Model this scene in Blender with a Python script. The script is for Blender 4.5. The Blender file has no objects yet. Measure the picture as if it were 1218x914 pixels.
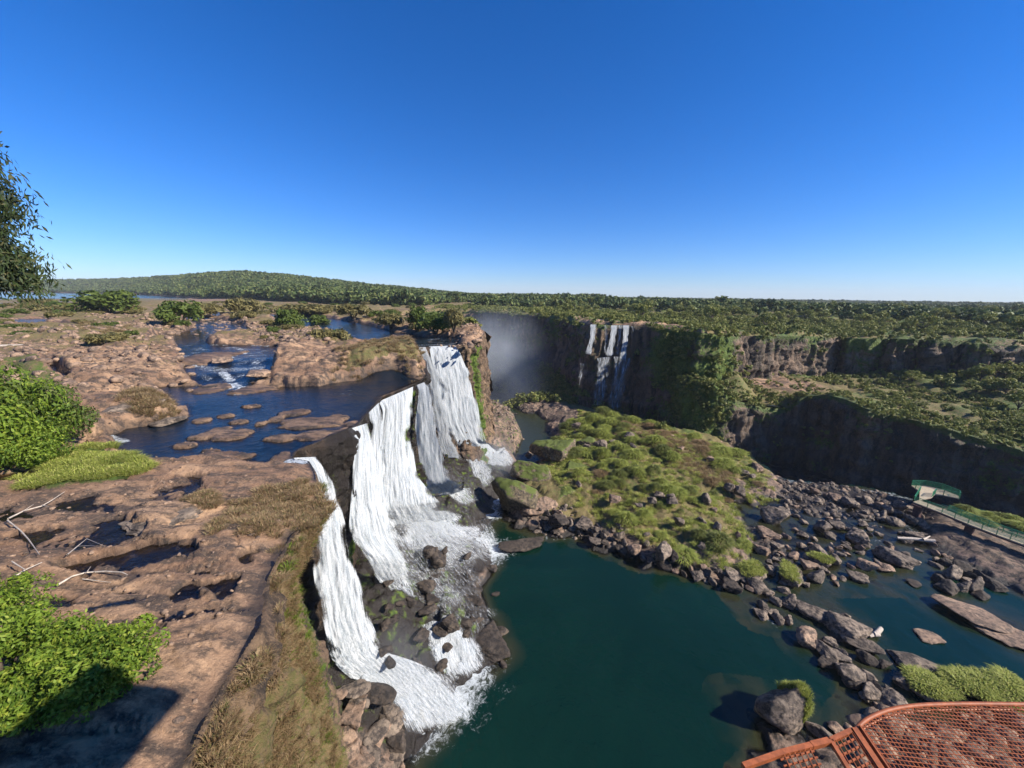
import bpy, bmesh, math, random
import numpy as np
from mathutils import Vector, Matrix
random.seed(7)
R=math.radians
D=bpy.data
scn=bpy.context.scene
COL=scn.collection
# ------------------------------------------------------------------ camera model (photo pixels 1218x914)
F=455.;PITCH=math.atan(106/455.);ROLL=math.atan(.0131);CH=45.
def P(px,py,z=None,y=None):
    a=(px-609)/F; b=(py-457)/F
    c,s=math.cos(ROLL),math.sin(ROLL)
    r=a*c+b*s; d=-a*s+b*c
    fw=math.cos(PITCH)-d*math.sin(PITCH); dn=d*math.cos(PITCH)+math.sin(PITCH)
    t=(CH-z)/dn if z is not None else y/fw
    return (r*t,fw*t,CH-dn*t)
cam=D.cameras.new('camera'); co=D.objects.new('camera',cam); COL.objects.link(co)
cam.sensor_width=36; cam.lens=F/1218*36; cam.clip_end=20000; cam.clip_start=.1
co.location=(0,0,CH)
co.rotation_euler=(Matrix.Rotation(R(90)-PITCH,3,'X')@Matrix.Rotation(ROLL,3,'Z')).to_euler()
scn.camera=co
# ------------------------------------------------------------------ numpy noise
def _h(i,j,k,seed):
    with np.errstate(over='ignore'):
        n=(i.astype(np.uint32)*np.uint32(374761393)+j.astype(np.uint32)*np.uint32(668265263)+k.astype(np.uint32)*np.uint32(2147483647)+np.uint32((seed*974711+12345)&0xffffffff))
        n=(n^(n>>np.uint32(13)))*np.uint32(1274126177)
        n=n^(n>>np.uint32(16))
    return (n&np.uint32(0xffffff)).astype(np.float32)/np.float32(0xffffff)
def vn(x,y,z=None,seed=0):
    x=np.asarray(x,np.float64);y=np.asarray(y,np.float64)
    i=np.floor(x);j=np.floor(y);fx=x-i;fy=y-j
    i=i.astype(np.int64).astype(np.int32);j=j.astype(np.int64).astype(np.int32)
    fx=fx*fx*(3-2*fx);fy=fy*fy*(3-2*fy)
    if z is None:
        k=np.zeros_like(i)
        a=_h(i,j,k,seed);b=_h(i+1,j,k,seed);c=_h(i,j+1,k,seed);d=_h(i+1,j+1,k,seed)
        return ((a*(1-fx)+b*fx)*(1-fy)+(c*(1-fx)+d*fx)*fy)*2-1
    z=np.asarray(z,np.float64);k=np.floor(z);fz=z-k;k=k.astype(np.int64).astype(np.int32);fz=fz*fz*(3-2*fz)
    def pl(k):
        a=_h(i,j,k,seed);b=_h(i+1,j,k,seed);c=_h(i,j+1,k,seed);d=_h(i+1,j+1,k,seed)
        return (a*(1-fx)+b*fx)*(1-fy)+(c*(1-fx)+d*fx)*fy
    return (pl(k)*(1-fz)+pl(k+1)*fz)*2-1
def fbm(x,y,z=None,o=4,seed=0,g=.5):
    s=0;a=1;t=0
    for n in range(o):
        f=2.03**n
        s=s+a*vn(x*f+n*17.3,y*f-n*9.1,None if z is None else z*f,seed+n*7);t+=a;a*=g
    return s/t*1.6
def worley(x,y,z,seed=0):
    "F2-F1 distance and id of the nearest cell"
    x=np.asarray(x,np.float32);y=np.asarray(y,np.float32);z=np.asarray(z,np.float32)+np.zeros_like(x)
    i=np.floor(x).astype(np.int32);j=np.floor(y).astype(np.int32);k=np.floor(z).astype(np.int32)
    f1=np.full(x.shape,9.,np.float32);f2=f1.copy();idn=np.zeros_like(f1)
    for a in(-1,0,1):
        for b in(-1,0,1):
            for c in(-1,0,1):
                I=i+a;J=j+b;K=k+c
                d=(I+_h(I,J,K,seed)-x)**2+(J+_h(I,J,K,seed+1)-y)**2+(K+_h(I,J,K,seed+2)-z)**2
                h=_h(I,J,K,seed+3)
                m=d<f1
                f2=np.where(m,f1,np.minimum(f2,d));idn=np.where(m,h,idn);f1=np.where(m,d,f1)
    return np.sqrt(f2)-np.sqrt(f1),idn
def sstep(a,b,x):
    t=np.clip((x-a)/(b-a),0,1);return t*t*(3-2*t)
def sdf(poly,x,y):
    "signed distance, positive inside"
    x=np.asarray(x,np.float64);y=np.asarray(y,np.float64)
    n=len(poly);best=np.full(x.shape,1e18);ins=np.zeros(x.shape,bool)
    for i in range(n):
        ax,ay=poly[i][:2];bx,by=poly[(i+1)%n][:2]
        ex,ey=bx-ax,by-ay;L=ex*ex+ey*ey+1e-12
        t=np.clip(((x-ax)*ex+(y-ay)*ey)/L,0,1)
        best=np.minimum(best,(x-ax-ex*t)**2+(y-ay-ey*t)**2)
        if ay!=by:
            c=((ay>y)!=(by>y))&(x<(bx-ax)*(y-ay)/(by-ay)+ax);ins^=c
    d=np.sqrt(best);return np.where(ins,d,-d)
def dline(pts,x,y):
    best=np.full(np.shape(x),1e18)
    for (ax,ay),(bx,by) in zip([p[:2] for p in pts[:-1]],[p[:2] for p in pts[1:]]):
        ex,ey=bx-ax,by-ay;t=np.clip(((x-ax)*ex+(y-ay)*ey)/(ex*ex+ey*ey+1e-12),0,1)
        best=np.minimum(best,(x-ax-ex*t)**2+(y-ay-ey*t)**2)
    return np.sqrt(best)
def idw(ctrl,x,y,p=2.2,soft=1.):
    w=np.zeros(np.shape(x));s=np.zeros(np.shape(x))
    for cx,cy,cz in ctrl:
        q=1/(((x-cx)**2+(y-cy)**2+soft)**(p/2)*(1)+1e-9);w+=q;s+=q*cz
    return s/w
def pp(l,z): return [P(a,b,z=z)[:2] for a,b in l]
# ------------------------------------------------------------------ mesh + object helpers
def mesh(name,V,Fc,mats=(),attrs={},uv=None,smooth=True,mi=None):
    V=np.asarray(V,np.float32);Fc=np.asarray(Fc,np.int32)
    me=D.meshes.new(name);me.vertices.add(len(V));me.vertices.foreach_set('co',V.ravel())
    n,k=Fc.shape
    me.loops.add(n*k);me.loops.foreach_set('vertex_index',Fc.ravel())
    me.polygons.add(n);me.polygons.foreach_set('loop_start',np.arange(0,n*k,k,dtype=np.int32))
    me.polygons.foreach_set('loop_total',np.full(n,k,np.int32))
    if smooth: me.polygons.foreach_set('use_smooth',np.ones(n,bool))
    for a,v in attrs.items():
        at=me.attributes.new(a,'FLOAT','POINT');at.data.foreach_set('value',np.asarray(v,np.float32).ravel())
    if uv is not None:
        ul=me.uv_layers.new(name='UVMap');ul.data.foreach_set('uv',np.asarray(uv,np.float32)[Fc.ravel()].ravel())
    for m in mats: me.materials.append(m)
    if mi is not None: me.polygons.foreach_set('material_index',np.asarray(mi,np.int32))
    me.update(calc_edges=True);me.validate()
    return me
def link(name,me,parent=None,loc=None,rz=0,sc=None):
    o=D.objects.new(name,me);COL.objects.link(o)
    if loc is not None:o.location=loc
    if rz:o.rotation_euler=(0,0,rz)
    if sc is not None:o.scale=(sc,)*3 if not hasattr(sc,'__len__') else sc
    if parent:o.parent=parent
    return o
def tag(o,label=None,cat=None,group=None,kind=None):
    if label:o['label']=label
    if cat:o['category']=cat
    if group:o['group']=group
    if kind:o['kind']=kind
    return o
def empty(name,loc=(0,0,0),rz=0):
    o=D.objects.new(name,None);COL.objects.link(o);o.location=loc;o.rotation_euler=(0,0,rz);o.empty_display_size=.3;return o
def copy_tree(o,parent=None):
    c=o.copy();COL.objects.link(c);c.parent=parent
    for ch in list(o.children): copy_tree(ch,c)
    return c
def bmobj(name,bm,mat,parent=None,smooth=False):
    me=D.meshes.new(name);bm.to_mesh(me);bm.free()
    if mat:me.materials.append(mat)
    for p in me.polygons:p.use_smooth=smooth
    return link(name,me,parent)
def add_box(bm,c,s,rz=0,rot=None):
    M=Matrix.Translation(c)@(rot if rot is not None else Matrix.Rotation(rz,4,'Z'))@Matrix.Diagonal((s[0],s[1],s[2],1))
    bmesh.ops.create_cube(bm,size=1,matrix=M)
def add_bar(bm,a,b,w,h=None,r=None,seg=8):
    a=Vector(a);b=Vector(b);d=b-a;L=d.length
    if L<1e-6:return
    q=d.to_track_quat('Z','Y').to_matrix().to_4x4()
    M=Matrix.Translation((a+b)/2)@q
    if r: bmesh.ops.create_cone(bm,cap_ends=True,segments=seg,radius1=r,radius2=r,depth=L,matrix=M)
    else: bmesh.ops.create_cube(bm,size=1,matrix=M@Matrix.Diagonal((w,h or w,L,1)))
def tube(path,radii,seg=7,jit=0,rng=None):
    "tapered tube through points -> V,F"
    V=[];Fc=[];n=len(path)
    for i,p in enumerate(path):
        p=Vector(p);d=(Vector(path[min(i+1,n-1)])-Vector(path[max(i-1,0)]))
        q=d.to_track_quat('Z','Y')
        for k in range(seg):
            a=2*math.pi*k/seg;r=radii[i]*(1+(rng.uniform(-jit,jit) if rng else 0))
            V.append(p+q@Vector((math.cos(a)*r,math.sin(a)*r,0)))
    for i in range(n-1):
        for k in range(seg):
            k2=(k+1)%seg;Fc.append((i*seg+k,i*seg+k2,(i+1)*seg+k2,(i+1)*seg+k))
    return np.array([tuple(v) for v in V],np.float32),np.array(Fc,np.int32)
def merge(parts):
    Vs=[];Fs=[];o=0
    for V,Fc in parts:
        Vs.append(V);Fs.append(Fc+o);o+=len(V)
    return np.concatenate(Vs),np.concatenate(Fs)
def grid_faces(nr,nc):
    i=np.arange(nr-1)[:,None]*nc+np.arange(nc-1)[None,:]
    return np.stack([i,i+1,i+nc+1,i+nc],-1).reshape(-1,4)
def compact(V,Fc,attrs):
    used=np.zeros(len(V),bool);used[Fc.ravel()]=True
    idx=np.cumsum(used)-1
    return V[used],idx[Fc].astype(np.int32),{k:v[used] for k,v in attrs.items()}
# ------------------------------------------------------------------ materials
RKW=0
class N:
    def __init__(s,name):
        s.m=D.materials.new(name);s.m.use_nodes=True;s.t=s.m.node_tree;s.t.nodes.clear()
        s.out=s.t.nodes.new('ShaderNodeOutputMaterial');s.co=s.t.nodes.new('ShaderNodeNewGeometry').outputs['Position']
    def n(s,ty,**k):
        nd=s.t.nodes.new(ty)
        for a,v in k.items():
            if a.startswith('_'): setattr(nd,a[1:],v)
        return nd
    def L(s,a,b): s.t.links.new(a,b)
    def set(s,sock,v):
        if isinstance(v,bpy.types.NodeSocket): s.L(v,sock)
        else: sock.default_value=v
    def noise(s,scale,detail=4,rough=.55,vec=None,sc=None,dist=0):
        v=vec or s.co
        if sc: 
            m=s.n('ShaderNodeVectorMath',_operation='MULTIPLY');s.L(v,m.inputs[0]);m.inputs[1].default_value=sc;v=m.outputs[0]
        nd=s.n('ShaderNodeTexNoise');s.L(v,nd.inputs['Vector']);nd.inputs['Scale'].default_value=scale
        nd.inputs['Detail'].default_value=detail;nd.inputs['Roughness'].default_value=rough;nd.inputs['Distortion'].default_value=dist
        return nd.outputs['Fac']
    def voro(s,scale,feature='DISTANCE_TO_EDGE',vec=None,sc=None):
        v=vec or s.co
        if sc:
            m=s.n('ShaderNodeVectorMath',_operation='MULTIPLY');s.L(v,m.inputs[0]);m.inputs[1].default_value=sc;v=m.outputs[0]
        nd=s.n('ShaderNodeTexVoronoi',_feature=feature);s.L(v,nd.inputs['Vector']);nd.inputs['Scale'].default_value=scale
        return nd.outputs['Distance']
    def ramp(s,f,a,b):
        nd=s.n('ShaderNodeMapRange');nd.interpolation_type='SMOOTHSTEP';s.L(f,nd.inputs[0]);nd.inputs[1].default_value=a;nd.inputs[2].default_value=b;return nd.outputs[0]
    def mix(s,f,a,b):
        nd=s.n('ShaderNodeMix',_data_type='RGBA')
        s.set(nd.inputs[0],f);s.set(nd.inputs[6],a if isinstance(a,bpy.types.NodeSocket) else (*a,1));s.set(nd.inputs[7],b if isinstance(b,bpy.types.NodeSocket) else (*b,1));return nd.outputs[2]
    def math(s,op,a,b=0.,c=None):
        nd=s.n('ShaderNodeMath',_operation=op);s.set(nd.inputs[0],a);s.set(nd.inputs[1],b)
        if c is not None:s.set(nd.inputs[2],c)
        return nd.outputs[0]
    def attr(s,name):
        nd=s.n('ShaderNodeAttribute');nd.attribute_name=name;return nd.outputs['Fac']
    def bump(s,h,st=.5,dist=.1,nrm=None):
        nd=s.n('ShaderNodeBump');nd.inputs['Strength'].default_value=st;nd.inputs['Distance'].default_value=dist;s.L(h,nd.inputs['Height'])
        if nrm:s.L(nrm,nd.inputs['Normal'])
        return nd.outputs[0]
    def bsdf(s,col,rough=.8,nrm=None,spec=.3,alpha=None,metal=0,trans=0):
        nd=s.n('ShaderNodeBsdfPrincipled');s.set(nd.inputs['Base Color'],col if isinstance(col,bpy.types.NodeSocket) else (*col,1));s.set(nd.inputs['Roughness'],rough)
        nd.inputs['Specular IOR Level'].default_value=spec;nd.inputs['Metallic'].default_value=metal
        if nrm:s.L(nrm,nd.inputs['Normal'])
        if alpha is not None:s.set(nd.inputs['Alpha'],alpha)
        return nd.outputs[0]
    def surf(s,sh): s.L(sh,s.out.inputs[0]);return s.m
    def nz(s):
        g=s.n('ShaderNodeNewGeometry');x=s.n('ShaderNodeSeparateXYZ');s.L(g.outputs['Normal'],x.inputs[0]);return x.outputs[2]
def m_rock(name,c1,c2,c3,scale=1.,moss=None,mossamt=0,wet=None,crack=.5,strat=None,attrs=True,bd=.25):
    """c1 light, c2 mid, c3 dark patina"""
    k=N(name)
    n1=k.noise(.18*scale,5,.6,sc=strat,dist=.6);n2=k.noise(.9*scale,6,.65,sc=strat);n3=k.noise(7*scale,5,.7)
    c=k.mix(k.ramp(n1,.40,.62),c2,c1)
    c=k.mix(k.ramp(n2,.43,.60),c,c3)
    c=k.mix(k.math('MULTIPLY',k.ramp(n3,.5,.75),.5),c,tuple(min(1,v*1.5) for v in c1))
    c=k.mix(k.math('MULTIPLY',k.ramp(k.noise(2.3*scale,5,.7),.56,.7),.7),c,tuple(v*.6 for v in c3))
    vr=k.voro(.55*scale,sc=(1,1,1.6));cr=k.ramp(vr,0.,.035)
    wig=k.noise(1.2*scale,3,.5);
    c=k.mix(k.math('MULTIPLY',k.math('SUBTRACT',1.,cr),crack),c,tuple(v*.25 for v in c3))
    if attrs:
        g=k.noise(1.6,6,.7);ga=k.attr('grass')
        gm=k.ramp(k.math('ADD',ga,k.math('MULTIPLY',k.math('SUBTRACT',g,.5),1.2)),.4,.6)
        gc=k.mix(k.ramp(k.noise(3.1,5,.7),.35,.65),(.20,.135,.065),(.12,.115,.035))
        gc=k.mix(k.ramp(k.math('ADD',k.attr('green'),k.math('MULTIPLY',k.math('SUBTRACT',k.noise(.8,4,.6),.5),1.)),.3,.7),gc,(.065,.10,.018))
        c=k.mix(gm,c,gc)
        wt=k.ramp(k.attr('wet'),.2,.8);
        c=k.mix(wt,c,(.022,.017,.014))
        ms=k.ramp(k.math('ADD',k.attr('moss'),k.math('MULTIPLY',k.math('SUBTRACT',k.noise(.7,5,.7),.5),1.3)),.42,.62)
        c=k.mix(ms,c,k.mix(k.ramp(k.noise(1.9,4,.6),.4,.6),(.05,.085,.012),(.11,.15,.02)))
    if moss:
        mm=k.ramp(k.math('ADD',k.math('MULTIPLY',k.nz(),.5),k.noise(.5,5,.7)),1.-mossamt,1.12-mossamt)
        c=k.mix(mm,c,k.mix(k.noise(2.,4,.7),moss,tuple(v*.5 for v in moss)))
    h=k.math('ADD',k.math('MULTIPLY',n2,1.),k.math('MULTIPLY',k.noise(4*scale,8,.72),.7))
    h=k.math('ADD',h,k.math('MULTIPLY',cr,.25 if crack>.2 else 0.))
    b=k.bump(h,.9,bd)
    ro=.85
    if attrs: 
        ro=k.math('SUBTRACT',.88,k.math('MULTIPLY',k.attr('wet'),.55))
    return k.surf(k.bsdf(c,ro,b,.35))
def m_leaf(name,a,b,c,sc=.4,tr=.3,fine=6.):
    k=N(name)
    v=k.attr('var')
    col=k.mix(k.ramp(k.math('ADD',k.math('MULTIPLY',v,.6),k.math('MULTIPLY',k.noise(sc,3,.6),.4)),.25,.75),a,b)
    col=k.mix(k.ramp(k.noise(fine,2,.5),.5,.72),col,c)
    d=k.bsdf(col,.6,None,.25)
    t=k.n('ShaderNodeBsdfTranslucent');k.L(col,t.inputs[0])
    m=k.n('ShaderNodeMixShader');m.inputs[0].default_value=tr;k.L(d,m.inputs[1]);k.L(t.outputs[0],m.inputs[2])
    return k.surf(m.outputs[0])
def m_plain(name,c,rough=.6,metal=0,var=.25,sc=3.,spec=.4,bump=0):
    k=N(name);n=k.noise(sc,8,.75)
    col=k.mix(k.ramp(n,.35,.7),tuple(v*(1-var) for v in c),tuple(min(1,v*(1+var*.6)) for v in c))
    return k.surf(k.bsdf(col,rough,k.bump(n,.4,bump) if bump else None,spec,None,metal))
def m_fall(name,seed=0,bright=.92):
    k=N(name)
    uv=k.n('ShaderNodeUVMap');uv.uv_map='UVMap'
    off=k.n('ShaderNodeVectorMath',_operation='ADD');k.L(uv.outputs[0],off.inputs[0]);off.inputs[1].default_value=(seed*7.3,seed*3.1,seed);u=off.outputs[0]
    wob=k.noise(1.,3,.5,vec=u,sc=(.8,.5,1));wv=k.n('ShaderNodeCombineXYZ');k.L(k.math('MULTIPLY',wob,.35),wv.inputs[0]);ad=k.n('ShaderNodeVectorMath',_operation='ADD');k.L(u,ad.inputs[0]);k.L(wv.outputs[0],ad.inputs[1]);u2=ad.outputs[0]
    a=k.noise(1.0,3,.6,vec=u2,sc=(1.5,.12,1));b=k.noise(1.,4,.65,vec=u2,sc=(4.2,.30,1));e=k.noise(1.,5,.8,vec=u2,sc=(11,4.5,1));g=k.noise(1.,6,.78,vec=u,sc=(3.4,1.0,1),dist=1.4)
    tb=k.attr('turb')
    st=k.math('ADD',k.math('ADD',k.math('MULTIPLY',a,.36),k.math('MULTIPLY',b,.34)),k.math('MULTIPLY',e,.30))
    tu=k.math('ADD',k.math('MULTIPLY',g,.62),k.math('ADD',k.math('MULTIPLY',b,.2),k.math('MULTIPLY',e,.18)))
    m_=k.n('ShaderNodeMix');k.L(tb,m_.inputs[0]);k.L(st,m_.inputs[2]);k.L(tu,m_.inputs[3]);s_=m_.outputs[0]
    al=k.ramp(k.math('ADD',s_,k.math('MULTIPLY',k.math('SUBTRACT',k.attr('dens'),.70),.62)),.41,.60)
    al=k.math('MULTIPLY',al,.93)
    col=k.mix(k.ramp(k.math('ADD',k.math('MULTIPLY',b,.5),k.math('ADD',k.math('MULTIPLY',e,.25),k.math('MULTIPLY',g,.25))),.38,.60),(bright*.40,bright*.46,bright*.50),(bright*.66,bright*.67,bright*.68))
    bp=k.bump(k.math('ADD',k.math('ADD',b,a),k.math('MULTIPLY',g,.6)),.35,.15)
    vs=k.n('ShaderNodeVectorMath',_operation='SCALE');k.L(bp,vs.inputs[0]);vs.inputs['Scale'].default_value=.55
    va=k.n('ShaderNodeVectorMath',_operation='ADD');k.L(vs.outputs[0],va.inputs[0]);va.inputs[1].default_value=(.25,-.1,.75);vn_=k.n('ShaderNodeVectorMath',_operation='NORMALIZE');k.L(va.outputs[0],vn_.inputs[0])
    d=k.bsdf(col,.9,vn_.outputs[0],.05)
    t=k.n('ShaderNodeBsdfTranslucent');k.L(col,t.inputs[0])
    m=k.n('ShaderNodeMixShader');m.inputs[0].default_value=.2;k.L(d,m.inputs[1]);k.L(t.outputs[0],m.inputs[2])
    tr=k.n('ShaderNodeBsdfTransparent');m2=k.n('ShaderNodeMixShader');k.L(al,m2.inputs[0]);k.L(tr.outputs[0],m2.inputs[1]);k.L(m.outputs[0],m2.inputs[2])
    return k.surf(m2.outputs[0])
def m_water(name,deep,shallow,rip=1.,foamsc=1.,bst=.25,dr=2.):
    k=N(name)
    w1=k.noise(.9*rip,4,.6,dist=.8);w2=k.noise(4*rip,4,.6,dist=.4)
    fo=k.attr('foam')
    h=k.math('ADD',w1,k.math('MULTIPLY',w2,.35))
    b=k.bump(h,bst,.2)
    big=k.noise(.06*rip,4,.6,dist=1.)
    dcol=k.mix(k.ramp(big,.35,.7),deep,tuple(v*1.35+.001 for v in deep))
    col=k.mix(k.ramp(k.attr('depth'),.05,dr),shallow,dcol)
    fn=k.noise(1.1*foamsc,7,.75,dist=1.5)
    fa=k.math('MULTIPLY',k.ramp(k.math('ADD',fn,fo),.94,1.24),.92)
    body=k.bsdf(col,.07,b,.5)
    body.node.inputs['IOR'].default_value=1.33
    tr=k.n('ShaderNodeBsdfTransparent');tr.inputs[0].default_value=(.75,.72,.6,1)
    m=k.n('ShaderNodeMixShader');k.L(k.ramp(k.attr('depth'),-.05,.75),m.inputs[0]);k.L(tr.outputs[0],m.inputs[1]);k.L(body,m.inputs[2])
    gl=k.n('ShaderNodeBsdfGlossy');gl.inputs['Roughness'].default_value=.06;k.L(b,gl.inputs['Normal'])
    fr=k.n('ShaderNodeFresnel');fr.inputs[0].default_value=1.33;k.L(b,fr.inputs['Normal'])
    m1=k.n('ShaderNodeMixShader');k.L(k.math('MULTIPLY',fr.outputs[0],k.math('SUBTRACT',1.,k.ramp(k.attr('depth'),-.05,.75))),m1.inputs[0]);k.L(m.outputs[0],m1.inputs[1]);k.L(gl.outputs[0],m1.inputs[2])
    foam=k.bsdf((.56,.60,.62),.7,None,.2)
    m2=k.n('ShaderNodeMixShader');k.L(fa,m2.inputs[0]);k.L(m1.outputs[0],m2.inputs[1]);k.L(foam,m2.inputs[2])
    return k.surf(m2.outputs[0])
MAT=dict(
 plateau=m_rock('plateau_rock',(.43,.27,.16),(.23,.135,.082),(.085,.06,.045),1.,strat=(.55,1.25,1),crack=0,bd=.3),
 wall=m_rock('sunlit_cliff_rock',(.26,.17,.10),(.14,.09,.06),(.05,.036,.027),1.3,strat=(1,1,.35),crack=.12,bd=.5),
 farwall=m_rock('far_cliff_rock',(.22,.145,.095),(.105,.075,.052),(.04,.032,.026),.4,strat=(1,1,.25),crack=.4,bd=1.),
 lower=m_rock('lower_bank_rock',(.30,.20,.14),(.15,.105,.075),(.05,.042,.036),1.2,crack=.1,bd=.3),
 boulder=m_rock('boulder_rock',(.27,.205,.15),(.14,.108,.082),(.048,.038,.032),2.,crack=.15,attrs=False,bd=.12),
 boulderdark=m_rock('wet_boulder_rock',(.10,.075,.055),(.05,.038,.03),(.022,.018,.016),2.,crack=.15,attrs=False,bd=.12),
 bouldermoss=m_rock('mossy_boulder_rock',(.25,.19,.12),(.13,.10,.06),(.05,.04,.03),2.,moss=(.12,.15,.03),mossamt=.22,crack=.15,attrs=False,bd=.12),
 bouldertan=m_rock('tan_boulder_rock',(.36,.24,.16),(.22,.145,.10),(.09,.065,.05),2.,crack=.2,attrs=False,bd=.12),
 leafbright=m_leaf('bright_leaves',(.06,.115,.012),(.17,.25,.025),(.32,.36,.05),.8,.35),
 leafgreen=m_leaf('green_leaves',(.05,.085,.015),(.12,.16,.03),(.19,.21,.05),.3,.3),
 leafolive=m_leaf('olive_leaves',(.10,.10,.035),(.20,.17,.06),(.28,.22,.10),.3,.25),
 leafdark=m_leaf('dark_leaves',(.02,.035,.015),(.05,.075,.022),(.11,.10,.04),.8,.2),
 forest=m_leaf('forest_leaves',(.035,.065,.018),(.12,.155,.04),(.21,.21,.07),.03,.15,.3),
 forestnear=m_leaf('plateau_tree_leaves',(.075,.11,.022),(.24,.25,.06),(.36,.32,.11),.09,.25,.9),
 tuss=m_leaf('tussock_blades',(.19,.24,.04),(.38,.41,.085),(.50,.45,.17),.12,.3),
 dry=m_leaf('dry_grass_blades',(.22,.14,.07),(.38,.27,.15),(.17,.18,.06),.5,.3),
 tuss2=m_leaf('olive_blades',(.10,.13,.03),(.20,.22,.05),(.30,.27,.10),.2,.3),
 bark=m_plain('bark',(.10,.075,.055),.9,var=.5,sc=6,bump=.05),
 deadwood=m_plain('bleached_wood',(.48,.41,.34),.8,var=.35,sc=5,bump=.03),
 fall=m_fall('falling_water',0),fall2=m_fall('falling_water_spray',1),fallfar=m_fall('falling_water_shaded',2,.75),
 river=m_water('upper_river_water',(.004,.009,.016),(.045,.028,.016),1.2,1.6,bst=.5,dr=.45),
 pool=m_water('pool_water',(.0015,.0140,.0085),(.035,.034,.016),.7,1.,bst=.5),
 green=m_plain('green_paint',(.02,.16,.075),.45,var=.25),
 greenwire=m_plain('green_wire',(.03,.22,.11),.45,var=.2),
 deck=m_plain('boardwalk_concrete',(.42,.34,.24),.85,var=.25,sc=2),
 pier=m_plain('pier_concrete',(.10,.05,.045),.85,var=.4,sc=2),
 orange=m_plain('orange_rust_paint',(.34,.095,.032),.6,var=.35,sc=8),
 concrete=m_plain('tower_concrete',(.32,.30,.27),.9,var=.3,sc=1),
)
# ------------------------------------------------------------------ the rim of the gorge (x,y,z top, z foot)
def c3(px,py,z): return P(px,py,z=z)
rimA=[(-7,-30,32.5),(-8,-8,32.4),(-8.6,3,32.2),c3(217,914,32),c3(260,823,32),c3(310,746,32),c3(318,690,31.8),c3(345,640,31.5),c3(385,600,31.2),c3(374,562,30.9),c3(366,549,30.75),c3(346,545,30.75),
      c3(352,536,30.8),c3(372,528,31.1),c3(395,517,31.2),c3(413,510,31.2),c3(424,505,30.8),c3(440,487,30.8),c3(455,471,30.8),c3(478,462,30.8),c3(501,453,30.8),(-14.6,64,31.6),(-16,70,32.8),(-20,78,33.4),(-20.5,82.5,33.6),(-17.5,85,33.6),(-13.6,86.5,33.6),(-10.5,87,34.2),(-8.2,90,34.8),(-7.2,95,35.2),(-7.5,102,35.5),(-11,118,35.4),(-24,140,35),(-45,168,34.5),(-62,205,34),(-60,240,33.8)]
rimB=[(-60,240,33.8),(-50,262,33.6),(-29,265,33.5),(-5,243,33.4),(19,218,33.3),(30,180,33.3),P(705,386,y=157),P(735,387,y=156),P(765,388,y=152),P(800,392,y=142),(63,128,33.5),P(860,400,y=130),P(885,400,y=145),P(915,400,y=150),P(950,400,y=158),P(985,401,y=163),P(1003,402,y=172),P(1010,402,y=163),P(1040,403,y=160),P(1060,403,y=163),P(1066,403,y=155),P(1105,404,y=156),P(1112,405,y=149),P(1150,408,y=146),P(1158,408,y=141),P(1218,412,y=137),(215,130,28),(420,170,26),(900,200,26)]
rim=rimA+rimB[1:]
land=[(p[0],p[1]) for p in rim]+[(9000,300),(9000,9000),(-9000,9000),(-9000,-30)]
# ------------------------------------------------------------------ water level field of the upper river
wc=[(x,y,z) for x,y,z in rimA[1:] if y<170]+[p for p in rimB]
for px,py,z in [(170,545,31),(150,528,31),(220,500,31),(300,500,31),(380,480,31),(230,535,31),(330,459,31),(240,460,31.1),(190,470,31.1),(420,452,31.1),(270,440,32),(230,424,32.9),(320,424,32.9),(230,405,33.2),(330,400,33.4),
                (400,386,33.9),(450,395,33.7),(500,400,33.65),(340,378,34.4),(100,400,34),(30,382,34.6),(200,385,34.2),(100,365,35),(250,360,35.2),(400,368,35),(480,375,35.3),
                (0,440,33),(60,460,32.6),(100,500,31.6),(40,500,32.2),(0,545,32),(100,560,31.6),(60,600,31.6),(150,640,31.6),(100,690,31.7),(200,680,31.8),(270,700,31.8),(250,600,31.3),(330,575,31.1),(180,760,32),(80,760,32.2),(0,700,32.4),(60,860,32.4),
                (430,430,33.4),(380,430,32.6),(470,425,33.6),(540,385,35.6)]:
    wc.append(P(px,py,z=z))
wc+=[(-900,700,35.5),(-500,900,35.5),(-1800,1400,35.5),(-300,500,35.3),(0,400,34.5),(200,300,33.5),(400,400,31),(800,800,30),(2000,2000,28),(0,2000,33),(-60,0,33),(-30,-10,33),(500,1200,31)]
wc=np.array(wc)
def wlev(x,y): return idw(wc,x,y,3.2,.3)
chan=[]  # (polygon, depth, edge width)
def ch(pts,z,dep,ew): chan.append((pp(pts,z),dep,ew))
ch([(128,521),(150,538),(172,546),(215,548),(262,540),(300,548),(336,546),(362,548),(370,540),(352,536),(372,527),(400,512),(424,503),(455,469),(480,460),(508,452),(470,448),(420,453),(380,462),(331,459),(300,461),(238,460),(200,462),(186,463),(205,478),(208,487),(225,483),(227,496),(190,505),(150,512)],31,-.7,2.)
ch([(210,412),(236,408),(262,412),(332,412),(332,424),(322,438),(300,446),(292,458),(250,460),(244,450),(222,440),(210,424)],32.7,-.45,1.5)
ch([(317,374),(370,376),(430,385),(480,396),(545,404),(548,413),(505,412),(460,408),(420,401),(380,392),(330,384)],34,-.6,3.)
ch([(210,378),(255,380),(290,386),(300,396),(250,402),(236,412),(208,408),(196,400),(178,408),(182,400),(215,396),(230,390)],33.5,-.3,2.)
ch([(12,380),(54,379),(60,384),(110,386),(50,387),(12,386)],34.5,-.3,4.)
ch([(-300,345),(-100,346),(60,347),(150,349.4),(230,352),(222,354.5),(120,353.5),(0,354.5),(-200,357),(-300,357)],35.3,-1,20)
ch([(225,354),(272,355),(270,360),(235,360)],35.2,-.5,5)
ch([(250,368),(268,370),(262,376),(248,374)],34.6,-.4,3)
ch([(60,432),(84,442),(80,448),(55,440)],33,-.2,1)
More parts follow.
